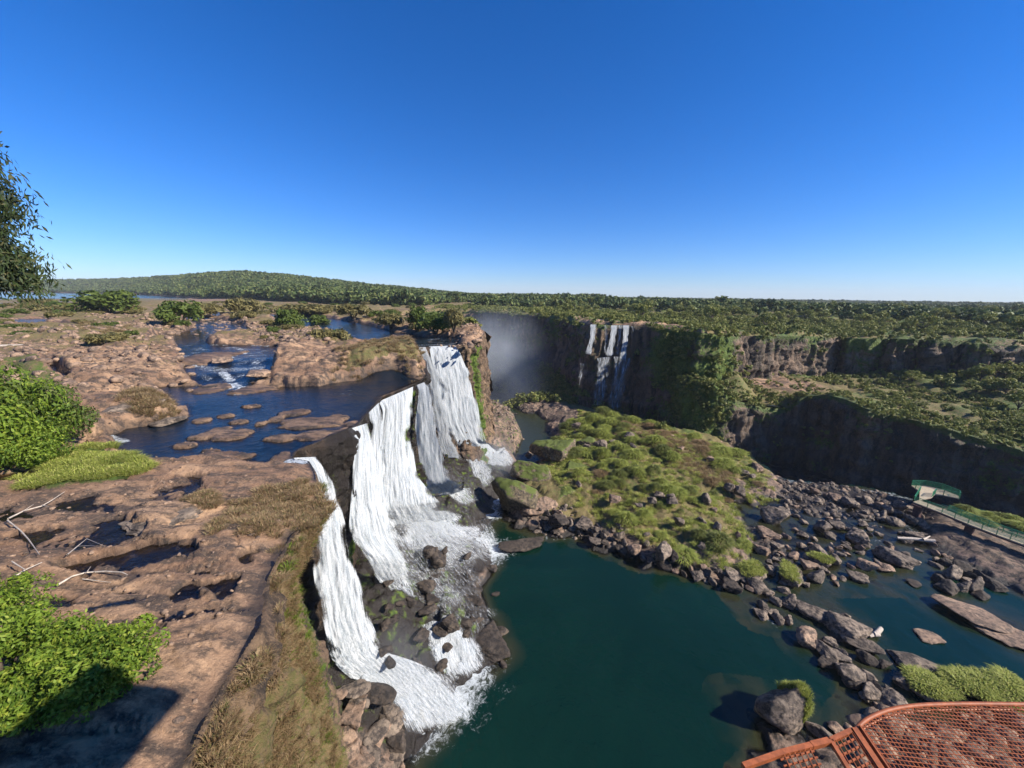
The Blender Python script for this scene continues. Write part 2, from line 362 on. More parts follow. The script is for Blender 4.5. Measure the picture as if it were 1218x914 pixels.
for q in [[(80,660),(100,645),(112,628),(147,614),(152,626),(168,643),(133,654),(107,656)],[(82,684),(122,668),(160,654),(200,650),(236,656),(228,665),(195,668),(172,682),(130,678),(100,690)],[(252,703),(287,692),(286,702),(272,717)],[(242,747),(258,722),(272,732),(262,748),(250,752)],[(192,730),(222,706),(231,710),(208,734)],
          [(217,568),(226,562),(246,562),(240,578),(246,588),(225,592),(214,588)],[(70,600),(110,592),(105,606),(80,608)],[(60,720),(95,716),(88,730),(62,734)],[(180,755),(196,748),(200,760)],[(286,668),(296,664),(294,674)],[(20,640),(60,628),(70,640),(40,655)]]:
    ch(q,31.6,-.10,.5)
bars=[]
for px,py,w,h in [(275,516,26,7),(255,514,14,9),(221,528,13,4),(333,540,11,6),(372,501,40,7),(335,519,18,5),(383,517,34,6),(265,541,30,5),(285,500,10,3),(240,499,12,4),(268,494,12,3),(310,503,7,3),(328,498,9,3),(345,491,14,3),(300,483,12,2.2),(250,535,12,3),(355,489,14,3),(230,520,8,3),(400,495,14,4),(246,427,26,7),(312,449,22,7),(252,463,18,6),(285,421,6,3),(245,449,8,4),(420,500,10,4)]:
    z=31.2 if py>455 else 32.6
    x,y,_=P(px,py,z=z);x2=P(px+w,py,z=z)[0];y2=P(px,py-h,z=z)[1]-y
    bars.append((x,y,abs(x2-x),abs(y2)))
HT=[]
for px,yt,yb in [(-260,340,343.5),(-100,337,345),(45,332.5,347.3),(130,331,349.3),(200,327,352),(245,324,355),(290,322,357),(350,327,359.5),(400,333,361.5),(450,338,362.5),(500,342,363.5),(560,348,365),(650,354.5,366.5),(700,357.5,367.5),(900,361,370),(1300,366,375)]:
    q=P(px,yb,z=35.2) if px<520 else P(px,yb,y=520);r0=math.hypot(q[0],q[1]);azd=math.degrees(math.atan2(q[0],q[1]));r1=r0+650
    zt=P(px,yt,y=r1*math.cos(math.radians(azd)))[2]-13;HT.append((azd,r0,max(0,zt-35)))
def hr0(x,y): return np.interp(np.degrees(np.arctan2(x,y)),[h[0] for h in HT],[h[1] for h in HT])
def hill(x,y):
    r=np.hypot(x,y);az=np.degrees(np.arctan2(x,y));r0=hr0(x,y)
    A=np.interp(az,[h[0] for h in HT],[h[2] for h in HT])
    return A*sstep(r0-20,r0+650,r)*(az<14)
def rimz(x,y):
    best=np.full(np.shape(x),1e18);z=np.zeros(np.shape(x))
    for (ax,ay,az_),(bx,by,bz) in zip(rim[:-1],rim[1:]):
        ex,ey=bx-ax,by-ay;t=np.clip(((x-ax)*ex+(y-ay)*ey)/(ex*ex+ey*ey+1e-12),0,1);d=(x-ax-ex*t)**2+(y-ay-ey*t)**2
        m=d<best;best=np.where(m,d,best);z=np.where(m,az_+(bz-az_)*t,z)
    return z,np.sqrt(best)
def hland(x,y,full=True):
    W=wlev(x,y);r=np.hypot(x,y)
    rz_,rd_=rimz(x,y);W=np.where(y>90,rz_+(W-rz_)*sstep(0,6,rd_),W)
    dirx=x*.94+y*.34;diry=-x*.34+y*.94
    near=1-sstep(60,140,r)
    n1=fbm(dirx/9,diry/4.5,o=5,seed=3);n2=fbm(dirx/2.8,diry/1.1,o=4,seed=11)
    w,idn=worley(dirx/4.2+n1*.3,diry/2.2+n2*.12,0*x,seed=5)
    w2,id2=worley(dirx/1.3+n1*.2,diry/.8,0*x+5,seed=8)
    t=n1*1.4+idn*1.1;step=.42
    tt=t/step;fl=np.floor(tt);tr=(fl+sstep(.86,1,tt-fl))*step
    bump=.26+.34*tr+.24*n2-.30*(1-sstep(0,.12,w))*near
    slab=1-sstep(8,22,dline(pp([(60,640),(250,640),(250,760)],31.7),x,y))  # smooth slab near the viewer
    bump=bump*(1-.72*slab)+.045*slab+ near*.16*(1-slab)*(id2-.5)*sstep(0,.15,w2)
    bump=bump+ (1-near)*(.25+.5*fbm(x/18,y/11,o=4,seed=31))
    up=sstep(60,75,y-.25*x)*(1-sstep(300,600,r));w3,id3=worley(x/3.6+n1*.3,y/2.4,0*x+9,seed=66)
    bump=bump+up*(.25+.9*np.maximum(0,fbm(x/7,y/5,o=4,seed=77))+.55*(id3-.4)*sstep(0,.1,w3))
    t2=(n1*1.7+n2*.6)/.3;f2_=np.floor(t2);bump=bump+slab*((f2_+sstep(.82,1,t2-f2_))*.045+.09)
    gq=np.minimum(np.abs(fbm(dirx/6,diry/1.5,o=4,seed=601)),np.abs(fbm(dirx/2.2+9,diry/2.6,o=3,seed=607))*1.3);bump=bump-near*.085*(1-sstep(0,.055,gq))
    # blocky outcrop left of the pool
    for q,h in (([(75,470),(130,455),(190,470),(205,488),(190,505),(150,512),(125,518),(90,505)],1.0),([(30,420),(150,418),(210,440),(180,468),(120,462),(20,450)],.5),([(318,425),(400,418),(498,418),(505,440),(440,448),(330,457),(316,440)],1.2),([(130,620),(150,590),(215,575),(230,600),(190,640),(165,640)],.35)):
        s=sdf(pp(q,32.3),x,y);bump=bump+h*sstep(-.8,1.2,s+n2*.8)
    wet=np.zeros_like(x);n4=fbm(x/1.1,y/.8,o=4,seed=404)
    for pts,dep,ew in chan:
        s=sdf(pts,x,y)+n1*ew*.22+n2*ew*.18+n4*(.55 if ew<.6 else .1*ew)
        m=sstep(-ew*.35,ew*.35,s)
        bump=bump*(1-m)+(dep+.06*n2)*m
        wet=np.maximum(wet,sstep(-ew*.9,0,s)*.6)
    for bx,by,a,b in bars:
        q=((x-bx)/a)**2+((y-by)/b)**2;q=q*(1+.5*n2)
        m=1-sstep(.6,1.6,q);bump=np.maximum(bump,-.7+m*(.86+.1*id2))
    e=sdf(land,x,y)
    bump=np.where(e<1.6,bump*sstep(0,1.6,e),bump)
    bump=np.where(r>450,.3+.6*fbm(x/60,y/60,o=3,seed=41),bump)
    s=sdf(chan[5][0],x,y);bump=np.where((s>0)&(r>450)&(r<hr0(x,y)-5),-1,bump);bump=np.where((r>hr0(x,y))&(r>450),1.2,bump)
    big=sstep(250,400,y+x*.3)*sstep(-100,50,x)  # right hand plateau gently rolling under forest
    h=W+bump+hill(x,y)+big*4*fbm(x/90,y/90,o=3,seed=9)
    return h,W,wet,n1,n2,e
# ------------------------------------------------------------------ plateau sheet (polar grid, cut along the rim)
def polar(a0,a1,da,r0,r1,dr):
    az=np.radians(np.arange(a0,a1,da));rr=r0*np.exp(np.arange(0,math.log(r1/r0),dr))
    A,Rr=np.meshgrid(az,rr);return Rr*np.sin(A),Rr*np.cos(A)
X,Y=polar(-84,82,.19,6,6500,.0085)
nr,nc=X.shape
E0=sdf(land,X,Y)
Fq=grid_faces(nr,nc);cx=E0.ravel()[Fq].mean(1)
Fq=Fq[cx>0]
# snap outside vertices onto the rim
xr=X.ravel().copy();yr=Y.ravel().copy();e=E0.ravel()
ui=np.unique(Fq);out=ui[e[ui]<0]
ox,oy=xr[out],yr[out];bd=np.full(len(out),1e18);bx=ox.copy();by=oy.copy()
for i in range(len(land)):
    ax,ay=land[i];b2x,b2y=land[(i+1)%len(land)];ex,ey=b2x-ax,b2y-ay
    t=np.clip(((ox-ax)*ex+(oy-ay)*ey)/(ex*ex+ey*ey),0,1);qx=ax+ex*t;qy=ay+ey*t;d=(qx-ox)**2+(qy-oy)**2
    m=d<bd;bd=np.where(m,d,bd);bx=np.where(m,qx,bx);by=np.where(m,qy,by)
xr[out]=bx;yr[out]=by
V=np.stack([xr,yr,np.zeros_like(xr)],1)
V,Fq,_=compact(V,Fq,{})
x,y=V[:,0].astype(np.float64),V[:,1].astype(np.float64)
H,W,wet,n1,n2,e=hland(x,y)
r=np.hypot(x,y)
V[:,2]=H
gr=sstep(25,60,r)*.20+sstep(80,130,r)*.34+.22*n1
green=np.zeros_like(x)+sstep(250,700,r)*.5
for q,z,g,gn in [([(30,575),(60,545),(110,528),(165,540),(178,556),(130,570),(60,578)],31.8,1.,1.),([(250,600),(330,580),(378,572),(392,600),(380,640),(330,650),(285,640)],31.4,.42,.15),([(240,590),(280,600),(280,640),(250,635)],31.4,.2,.1),
                 ([(150,470),(200,465),(208,487),(190,500),(160,490)],32.3,.6,.0),([(400,440),(440,415),(500,415),(500,440),(440,450)],33.4,.75,.35),([(300,395),(420,398),(420,420),(330,415)],33.4,.5,.2),([(0,395),(150,388),(150,410),(0,408)],34,.55,.15),([(0,430),(90,440),(100,560),(0,570)],32.2,.6,.5)]:
    s=sdf(pp(q,z),x,y);k=sstep(-1.5,1.5,s);gr=np.maximum(gr,g*k);green=np.maximum(green,gn*k)
right=sstep(-30,10,x)*sstep(120,150,y)
gr=np.maximum(gr,right*(.95+.25*n1));gr=np.where((x>30)&(x<62)&(y>130)&(e<7),.35,gr);green=np.maximum(green,right*(.5+.3*n1))
gr=np.where(wet>.3,gr*.4,gr)
wet=np.maximum(wet,sstep(.12,-.02,H-W-hill(x,y))*.8)*(1-sstep(150,260,r)*.6)
me=mesh('plateau',V,Fq,[MAT['plateau']],dict(grass=gr,green=green,wet=wet*.8,moss=green*0))
tag(link('upper_plateau_ground',me),kind='structure')
# ------------------------------------------------------------------ upper river sheet
m=(W-H>-.25)&(r<2600)&(r<hr0(x,y)+30)&~((y>110)&(x>-22)&(y<700))
fm=m[Fq].any(1)
Vw=np.stack([x,y,W+ .02*fbm(x/.9,y/.9,o=3,seed=60)],1).astype(np.float32)
foam=np.zeros_like(x)
for px0,py0,px1,py1,z,rad,am in [(214,428,262,440,32.2,2.6,.50),(262,440,330,438,32,2.4,.52),(285,430,330,426,32.7,1.8,.48),(265,448,275,453,31.3,1.,.6),(278,458,284,460,31.1,.8,.6),(214,460,238,459,31.1,.5,.5),(126,520,148,524,31.1,.7,.62),(345,546,368,548,31,1.1,.6),(330,548,345,546,31,.7,.5),(440,404,500,408,33.7,1.6,.35),(400,388,440,398,33.9,1.2,.3),(495,411,540,410,33.6,1.3,.5),(453,473,500,455,31,.9,.25)]:
    a=P(px0,py0,z=z);b=P(px1,py1,z=z);d=dline([a,b],x,y);foam=np.maximum(foam,am*(1-sstep(rad*.3,rad*1.5,d)))
rap=sdf(pp([(205,408),(262,410),(335,408),(335,424),(318,448),(292,462),(250,462),(212,440)],32.6),x,y)
foam=np.maximum(foam,sstep(-1,3,rap)*(.36+.22*fbm(x/2.2,y/1.1,o=4,seed=501)+.22*sstep(.35,.05,W-H)))
foam=np.maximum(foam,sstep(0,3,sdf(chan[2][0],x,y))*(.30+.2*fbm(x/4,y/1.5,o=3,seed=502)))
foam=np.maximum(foam,sstep(0,2,sdf(chan[0][0],x,y))*(.20+.22*fbm(x/3.,y/1.,o=3,seed=503)))
dep=W-H
dep=np.where(e<2.5,np.maximum(dep,.0)+.35*(1-sstep(0,2.5,e)),dep)
Vc,Fc,at=compact(Vw,Fq[fm],dict(depth=dep,foam=foam))
tag(link('river_water',mesh('river',Vc,Fc,[MAT['river']],at)),kind='structure')
# ------------------------------------------------------------------ lower ground: pool bed, scree, island, banks
shore=[(-25,-30),(-9,-5),(-6,8),(-8,16),(-10,24),P(500,900,z=0)[:2],P(530,850,z=0)[:2],P(572,812,z=0)[:2],P(604,778,z=0)[:2],P(590,740,z=0)[:2],P(565,705,z=0)[:2],P(585,668,z=0)[:2],P(575,640,z=0)[:2],P(590,610,z=0)[:2],P(606,580,z=0)[:2],P(620,560,z=0)[:2],(5,100),(12,130),(-5,150),(-40,180),(-60,190),(-40,100),(-40,-30)]
isle=pp([(588,600),(622,560),(640,545),(655,520),(648,500),(612,485),(585,470),(560,455),(640,468),(690,484),(750,495),(810,510),(860,522),(905,548),(938,572),(925,590),(880,600),(905,640),(890,670),(868,690),(800,670),(758,662),(700,640),(655,630),(620,625)],.5)
bank=pp([(1092,600),(1110,598),(1240,628),(1400,660),(1500,760),(1300,740),(1218,700),(1150,668),(1120,650),(1080,620)],.8)
bank2=pp([(925,575),(980,568),(1060,585),(1100,600),(1160,606),(1300,622),(1240,640),(1130,612),(1070,610),(1000,620),(930,600)],.8)
ridge=pp([(968,712),(1040,700),(980,720)],.5)
nearb=[(40,34),(44,33),(50,34),(60,33),(80,30),(80,0),(30,-10),(14,10),(24,26),(32,30)]
canyon_edge=[(-90,140)]+[(-30,150),(-8,150),(8,158)]+pp([(660,474),(700,486),(750,496),(800,508),(850,520),(880,534),(920,560),(945,568),(1000,572),(1040,578),(1090,590),(1130,597),(1218,612)],.8)+[(150,70),(300,60)]
cany=canyon_edge+[(300,400),(-90,400)]
def hlow(x,y):
    n1=fbm(x/7,y/7,o=5,seed=101);n2=fbm(x/1.7,y/1.7,o=4,seed=102)
    w,idn=worley(x/2.6+n2*.15,y/2.6,0*x,seed=103)
    rocky=n1*.6+n2*.35+(idn-.5)*1.1*sstep(0,.12,w)
    h=-3.2+n1*.5
    s=sdf(shore,x,y)+n1*1.3;h=np.maximum(h,np.where(s>-3,np.clip(s*.62,-3,7.5)+rocky*.8*sstep(-2,1,s),-9))
    s=sdf(isle,x,y)+n1*1.2+n2*.4;h=np.maximum(h,np.where(s>-3,np.minimum(s*.45,1.2+s*.16)+rocky*.7,-9))
    for b,t in((bank,1.6),(bank2,.25)):
        s=sdf(b,x,y)+n1*1.2;h=np.maximum(h,np.where(s>-3,np.minimum(s*.4,t)+rocky*.45,-9))
    s=sdf(nearb,x,y)+n1*1.5;h=np.maximum(h,np.where(s>-3,np.minimum(s*.3,2.5)+rocky*.9,-9))
    # shallow boulder field between island and bank
    s=sdf(pp([(870,600),(930,580),(1090,600),(1120,650),(1090,660),(1060,690),(960,690),(940,735),(900,730),(870,690)],0),x,y)
    h=np.maximum(h,np.where(s>-4,-.75+.12*np.minimum(s,3)+rocky*.75,-9))
    # shallow shelves round the boulders of the right hand channel
    for q in ([(940,700),(1000,730),(1060,800),(1100,850),(1040,835),(960,770)],[(1120,705),(1218,740),(1218,775),(1160,745),(1118,725)],[(880,840),(960,850),(1000,890),(900,880)]):
        s=sdf(pp(q,0),x,y);h=np.maximum(h,np.where(s>-4,-.9+.2*np.minimum(s,2)+rocky*.5,-9))
    # pond beside the island
    s=sdf(pp([(612,492),(640,490),(650,505),(640,528),(626,540),(640,555),(625,560),(606,545),(620,520),(608,505)],.5),x,y)
    m=sstep(-.8,1.2,s);h=h*(1-m)-.9*m
    c=sdf(cany,x,y)+n1*1.5
    h=np.where(c>-2,h*(1-sstep(-1,3,c))+(-22+n1*1.)*sstep(-1,3,c),h)
    # scree of the far side of the gorge
    fw=dline(rimB[:14],x,y)
    hs=-10+ (22-fw*.75)*sstep(26,0,fw)*sstep(60,20,x)*.9
    hs=np.maximum(hs,P(640,440,y=215)[2]-.55*np.hypot(x-4,y-222)+n1*3)
    h=np.where((c>3),np.maximum(h,hs+rocky*1.5),h)
    return h,n1,n2,c
X,Y=polar(-62,64,.17,12,330,.0062)
nr,nc=X.shape;x=X.ravel();y=Y.ravel()
H,n1,n2,c=hlow(x,y)
Fq=grid_faces(nr,nc)
E1=sdf(land,x,y);Fq=Fq[(E1[Fq].min(1)<10)]
sI=sdf(isle,x,y);r=np.hypot(x,y)
gi=sstep(1.5,5,sI+n2*1.5)
pinkpath=sdf(pp([(865,572),(900,580),(960,605),(985,625),(950,632),(905,610),(870,590)],.8),x,y)
gi=gi*(1-sstep(-1,1,pinkpath))*(1-sstep(8,0,np.hypot(x-P(610,500,z=1)[0],y-P(610,500,z=1)[1])-22)*.7)
bg=sstep(0,3,sdf(pp([(1100,597),(1150,606),(1260,632),(1218,636),(1150,617)],1.5),x,y))
gi=np.maximum(gi,bg*.8)
fwg=np.where(c>4,.9,0)
gi=np.maximum(gi,fwg)
grn=np.clip(gi*.35+n1*.3,0,1)*np.where(c>4,.8,1)
wt=sstep(.9,.1,H)*.95
wshore=sdf(shore,x,y);wt=np.maximum(wt,sstep(-1,1,wshore)*sstep(100,88,y)*sstep(26,31,y)*.95)
V=np.stack([x,y,H],1)
Vc,Fc,at=compact(V,Fq,dict(grass=gi,green=grn,wet=wt,moss=wt*0+.15*sstep(-1,1,wshore)+.25*(wshore>3)))
tag(link('lower_gorge_ground',mesh('lower',Vc,Fc,[MAT['lower']],at)),kind='structure')
# pool sheet
fm=(H[Fq].min(1)<.25)&(c[Fq].max(1)<.2)&(E1[Fq].min(1)<3)
fo=np.zeros_like(x)
falls_foot=[(P(440,800,z=1),4.),(P(500,850,z=0),4.2),(P(540,830,z=0),3.5),(P(560,800,z=0),3.),(P(480,730,z=1),3),(P(570,665,z=0),4.),(P(590,655,z=0),3.),(P(560,640,z=1),5),(P(545,600,z=1),5),(P(600,560,z=0),4),(P(590,590,z=0),4.5),(P(575,610,z=0),4)]
for p,rad in falls_foot: fo=np.maximum(fo,.66*(1-sstep(.2*rad,2.3*rad,np.hypot(x-p[0],y-p[1]))))
for p,rad in falls_foot: fo=np.maximum(fo,(.40+.08*fbm(x/3,y/1.2,o=3,seed=301))*(1-sstep(2,13,np.hypot(x-p[0],y-p[1]))))
for a,b,am,rd in [((930,572),(1085,592),.50,2.2),((1050,608),(1100,640),.48,1.6),((900,725),(925,745),.45,1.),((1020,640),(1060,645),.42,1.),((620,640),(700,640),.40,1.5),((600,660),(640,640),.42,1.5)]:
    fo=np.maximum(fo,am*(1-sstep(rd*.3,rd*1.6,dline([P(*a,z=0),P(*b,z=0)],x,y))))
Vw=np.stack([x,y,0*x+.02*fbm(x/1.3,y/1.3,o=3,seed=61)+.04*fo*fbm(x/.8,y/.8,o=2,seed=62)],1)
Vc,Fc,at=compact(Vw,Fq[fm],dict(depth=-H,foam=fo))
tag(link('pool_water',mesh('pool',Vc,Fc,[MAT['pool']],at)),kind='structure')
# water at the bottom of the gorge
gx,gy=np.meshgrid(np.linspace(-80,62,120),np.linspace(100,300,80))
gv=np.stack([gx.ravel(),gy.ravel(),0*gx.ravel()-13.5],1)
tag(link('gorge_water',mesh('gorge_w',gv,grid_faces(80,120),[MAT['pool']],dict(depth=gv[:,0]*0+3,foam=gv[:,0]*0))),kind='structure')
# ------------------------------------------------------------------ cliffs
def resample(pts,ds):
    o=[];L=0
    for a,b in zip(pts[:-1],pts[1:]):
        a=np.array(a,float);b=np.array(b,float);d=np.hypot(*(b-a)[:2]);n=max(1,int(d/ds))
        for i in range(n): o.append(a+(b-a)*i/n)
    o.append(np.array(pts[-1],float));return np.array(o)
def wall(name,pts,ds,dz,prof,amp,mat,seed,attrf,rows=None,inset=1.2):
    p=resample(pts,ds);n=len(p)
    t=np.gradient(p[:,:2],axis=0)
    k=max(1,int(1.5/ds));ker=np.ones(2*k+1)/(2*k+1)
    t=np.stack([np.convolve(np.pad(t[:,i],k,'edge'),ker,'valid') for i in(0,1)],1)
    t/=np.linalg.norm(t,axis=1)[:,None]+1e-9
    nrm=np.stack([t[:,1],-t[:,0]],1)
    hmax=(p[:,2]-p[:,3]).max();m=int(hmax/dz)+1
    T=np.linspace(0,1,m)
    Z=p[:,2][:,None]+(p[:,3]-p[:,2])[:,None]*T[None]
    S=np.concatenate([[0],np.cumsum(np.hypot(*np.diff(p[:,:2],axis=0).T))])[:,None]+0*Z
    dpt=p[:,2][:,None]-Z
    bx=p[:,0][:,None]+0*Z;by=p[:,1][:,None]+0*Z
    base=prof(dpt,S,p[:,2:3]-p[:,3:4])
    if name=='near_cliff': base=base+uc(by)*(-np.minimum(4.2,.2*dpt)-.02*dpt-.0016*dpt**2)
    if name=='near_cliff':
        g=(sstep(34,31.5,by)*sstep(12,18,by));base=base*(1-g)+g*(-np.minimum(3.,.55*dpt)+.11*np.maximum(0,dpt-8))
    big=fbm(S/(9*amp),Z/(14*amp),o=3,seed=seed);col=1-np.abs(fbm(S/(2.6*amp),Z/(16*amp),o=3,seed=seed+1))
    led=fbm(S/(14*amp),Z/(1.8*amp),o=3,seed=seed+2);fine=fbm(S/.8,Z/1.,o=4,seed=seed+3)
    wo,wi=worley(S/(1.9*amp),Z/(2.8*amp)+.35*big,0*S,seed+4)
    disp=(big*.7+col*1.1-.7+(1-np.abs(fbm(S/(1.1*amp),Z/(9*amp),o=3,seed=seed+9)))*.45+led*.45+(wi-.5)*1.1*sstep(0,.08,wo))*amp+fine*.25
    fade=sstep(0,1.8*amp,dpt)*.85+.15*sstep(0,.4,dpt)
    off=base+disp*fade+.12
    vx=bx+nrm[:,0][:,None]*off;vy=by+nrm[:,1][:,None]*off
    # lip running back under the plateau sheet
    li=[(-inset,-.10),(-inset*.6,-.08),(-inset*.3,-.06),(-.25,-.05),(0.03,-.02)]
    lx=np.stack([p[:,0]+nrm[:,0]*a for a,b in li],1);ly=np.stack([p[:,1]+nrm[:,1]*a for a,b in li],1);lz=np.stack([(hland(p[:,0]+nrm[:,0]*a,p[:,1]+nrm[:,1]*a)[0] if (a<-.3 and name!='lower_gorge_cliff') else p[:,2])+b for a,b in li],1)
    VX=np.concatenate([lx,vx],1);VY=np.concatenate([ly,vy],1);VZ=np.concatenate([lz,Z-.03+led*.2*fade*amp],1)
    V=np.stack([VX,VY,VZ],-1).reshape(-1,3)
    at=attrf(V[:,0],V[:,1],V[:,2],np.concatenate([lz*0+S[:,:1],S],1).ravel(),np.concatenate([lz*0,dpt],1).ravel())
    F4=grid_faces(n,VX.shape[1])[:,::-1]
    o=link(name,mesh(name,V,F4,[mat],at));tag(o,kind='structure');return o,(p,nrm)
def footA(x,y): return -1.5 if y<98 else -14
def densify(pts):
    o=[]
    for p in pts:o.append((*p,footA(p[0],p[1])))
    return o
def uc(y): return sstep(28,34,y)*sstep(84,76,y)
def profA(d,S,h):
    # vertical top, leaning out toward the foot
    return .02*d+.0016*d**2
yA=resample([(*p,0) for p in rimA],.16)
def attA(x,y,z,S,d):
    gr=sstep(27,23,y)*sstep(-5,5,y+5)*(.62+.15*fbm(x/3+y/3,z/3,o=3,seed=5))*sstep(31.8,29.5,z+.1*(y-12))  # dry grass face beside the slab
    gr=np.where((y>25)&(y<70),.0,gr);gr=np.where(y>86,.35,gr)
    green=.2+.25*sstep(21,27,y)*(y<40)
    wet=sstep(27,30,y)*sstep(86,84,y)*(.72+.25*fbm(y/3,z/8,o=3,seed=6))+.35*sstep(8,0,z)*(y<98)
    moss=np.where((y>23)&(y<33),.40*sstep(0,3,d),0)+np.where((y>33)&(y<90),.33,0)*sstep(0,3,d)+np.where(y>88,.25,0)
    for a in (57.,60.,29.8,43.5,88.5): moss=np.maximum(moss,.75*np.exp(-((y-a)/1.3)**2)*sstep(0,2,d))
    return dict(grass=gr,green=green,wet=wet,moss=moss)
wall('near_cliff',densify(rimA[:31]),.17,.2,profA,.62,MAT['wall'],21,attA,inset=1.)
wall('headland_cliff',densify(rimA[30:]),.8,.8,profA,1.2,MAT['wall'],22,attA,inset=2.)
def profB(d,S,h): return .05*d+np.where(d>14,(d-14)*.12,0)
def attB(x,y,z,S,d):
    spur=sstep(50,58,x)*sstep(84,74,x)
    n=fbm(S/14,z/9,o=4,seed=88)
    gr=np.clip(.22+spur*.4+n*.35+.3*sstep(3,0,d),0,1)
    return dict(grass=gr,green=.7+0*x,wet=0*x+.15,moss=np.clip(.33+spur*.3+n*.25,0,1))
wall('far_gorge_cliff',[(*p,-14 if p[0]<80 else 5) for p in rimB],.55,.6,profB,1.7,MAT['farwall'],31,attB,inset=5)
rimC=[P(782,452,y=148),P(800,452,y=138),P(822,449,y=125),P(850,458,y=121),P(880,478,y=122),P(905,484,y=124),P(936,487,y=124),P(950,476,y=122),P(961,471,y=122),P(985,470,y=116),P(1007,475,y=112),P(1030,486,y=107),P(1056,493,y=105),P(1090,500,y=101),P(1120,508,y=98),P(1166,522,y=94),P(1218,536,y=90),(160,80,8),(260,60,6)]
def attC(x,y,z,S,d):
    n=fbm(S/10,z/8,o=4,seed=89);spur=sstep(80,66,x)
    return dict(grass=np.clip(.15+spur*.5+.8*sstep(2.5,0,d)+n*.3,0,1),green=.6+0*x,wet=.3+0*x,moss=np.clip(.27+spur*.35+n*.25,0,1))
wall('lower_gorge_cliff',[(*p,-24) for p in rimC],.5,.55,lambda d,S,h:.06*d+0*S,1.5,MAT['farwall'],41,attC,inset=3)
# terrace between the two cliffs
ter=[(p[0],p[1]) for p in rimC]+[(300,150)]+[(p[0]+1,p[1]+4) for p in rimB[25:8:-1]]
tc=[p for p in rimC]+[(P(870,445,y=132)),P(915,447,y=152),P(960,448,y=158),P(1003,446,y=165),P(1060,440,y=160),P(1115,438,y=152),P(1160,440,y=144),P(1218,446,y=138),(63,133,18),(300,150,14),P(1100,475,y=125),P(1180,490,y=112)]
gx,gy=np.meshgrid(np.arange(40,260,.9),np.arange(60,180,.8));sh=gx.shape;x=gx.ravel();y=gy.ravel()
zz=idw(tc,x,y,2.8,1.)+.9*fbm(x/9,y/9,o=4,seed=70)+.5*fbm(x/3,y/3,o=3,seed=71)
et=sdf(ter,x,y);zz=np.where(et<3,zz-.4,zz)
fq=grid_faces(*sh);fq=fq[et[fq].min(1)>-.3]
brown=sstep(18,6,np.hypot(x-P(940,455,y=140)[0],y-142))
Vc,Fc,at=compact(np.stack([x,y,zz],1),fq,dict(grass=.85-brown*.7+.3*fbm(x/9,y/9,seed=5),green=.45-.3*brown+.3*fbm(x/14,y/14,seed=15),wet=0*x,moss=0*x))
tag(link('gorge_terrace_ground',mesh('terrace',Vc,Fc,[MAT['plateau']],at)),kind='structure')
# ------------------------------------------------------------------ waterfalls
def sections(secs,nu,nv,zf=None,seed=0,amp=.25,push=0.,dmul=1.):
    L=[];Rr=[];dn=[]
    for s in secs:
        lx,ly,rx,ry,mode,v,d=s
        if mode=='y':
            v2=v if not hasattr(v,'__len__') else v
            a=P(lx,ly,y=(v if not hasattr(v,'__len__') else v[0]));b=P(rx,ry,y=(v if not hasattr(v,'__len__') else v[1]))
        else: a=P(lx,ly,z=v if not hasattr(v,'__len__') else v[0]);b=P(rx,ry,z=v if not hasattr(v,'__len__') else v[1])
        L.append(a);Rr.append(b);dn.append(d)
    L=np.array(L);Rr=np.array(Rr);dn=np.array(dn)
    C=(L+Rr)/2;s=np.concatenate([[0],np.cumsum(np.linalg.norm(np.diff(C,axis=0),axis=1))])
    t=np.linspace(0,s[-1],nv)
    def ip(A): 
        o=np.stack([np.interp(t,s,A[:,i]) for i in range(3)],1)
        k=max(1,nv//40);ker=np.ones(2*k+1)/(2*k+1)
        return np.stack([np.convolve(np.pad(o[:,i],k,'edge'),ker,'valid') for i in range(3)],1)
    l=ip(L);rr=ip(Rr);de=np.interp(t,s,dn)
    u=np.linspace(0,1,nu)
    V=l[:,None,:]*(1-u)[None,:,None]+rr[:,None,:]*u[None,:,None]
    wid=np.linalg.norm(rr-l,axis=1)[:,None]*u[None];vv=t[:,None]+0*wid
    # outward push with strand relief (toward +x and the viewer)
    dirn=np.array([.85,-.5,0.15])
    rel=fbm(wid*1.1+seed,vv*.12,o=4,seed=200+seed)*amp+fbm(wid*4+seed,vv*.5,o=3,seed=210+seed)*amp*.35+push
    rel=rel*sstep(0,1.5,vv)
    V=V+rel[...,None]*dirn
    turb=np.full(V.shape[:2],.0)
    if zf:
        x_,y_=V[...,0].ravel(),V[...,1].ravel();dd=31-V[...,2].ravel();u_=uc(y_);need=(.02*dd+.0016*dd**2)*(1-u_)-np.minimum(4.2,.2*dd)*u_+1.0+push*.8
        need=np.where(dd<28,need,0)*sstep(0,2.,dd);need=need.reshape(V.shape[:2]);ee=sdf(land,x_,y_).reshape(V.shape[:2]);V[...,0]+=np.maximum(0,ee+need)
        hz=hlow(V[...,0].ravel(),V[...,1].ravel())[0].reshape(V.shape[:2])
        V[...,2]=np.maximum(V[...,2],np.where(V[...,2]<hz+2.5,np.maximum(hz,0)+.16+push*.3,V[...,2]));turb=sstep(9,.5,V[...,2]-np.maximum(hz,0))
    edge=np.minimum(u,1-u)[None]*2
    dens=de[:,None]*dmul-.38*(1-sstep(0,.45,edge+.35*fbm(vv*.28,wid*0+seed,o=3,seed=220)))
    end=sstep(0,1.6,t[-1]-t)[:,None];dens=dens-.3*(1-end)
    return V.reshape(-1,3),grid_faces(nv,nu),dens.ravel(),np.stack([wid.ravel(),vv.ravel()],1),turb.ravel()
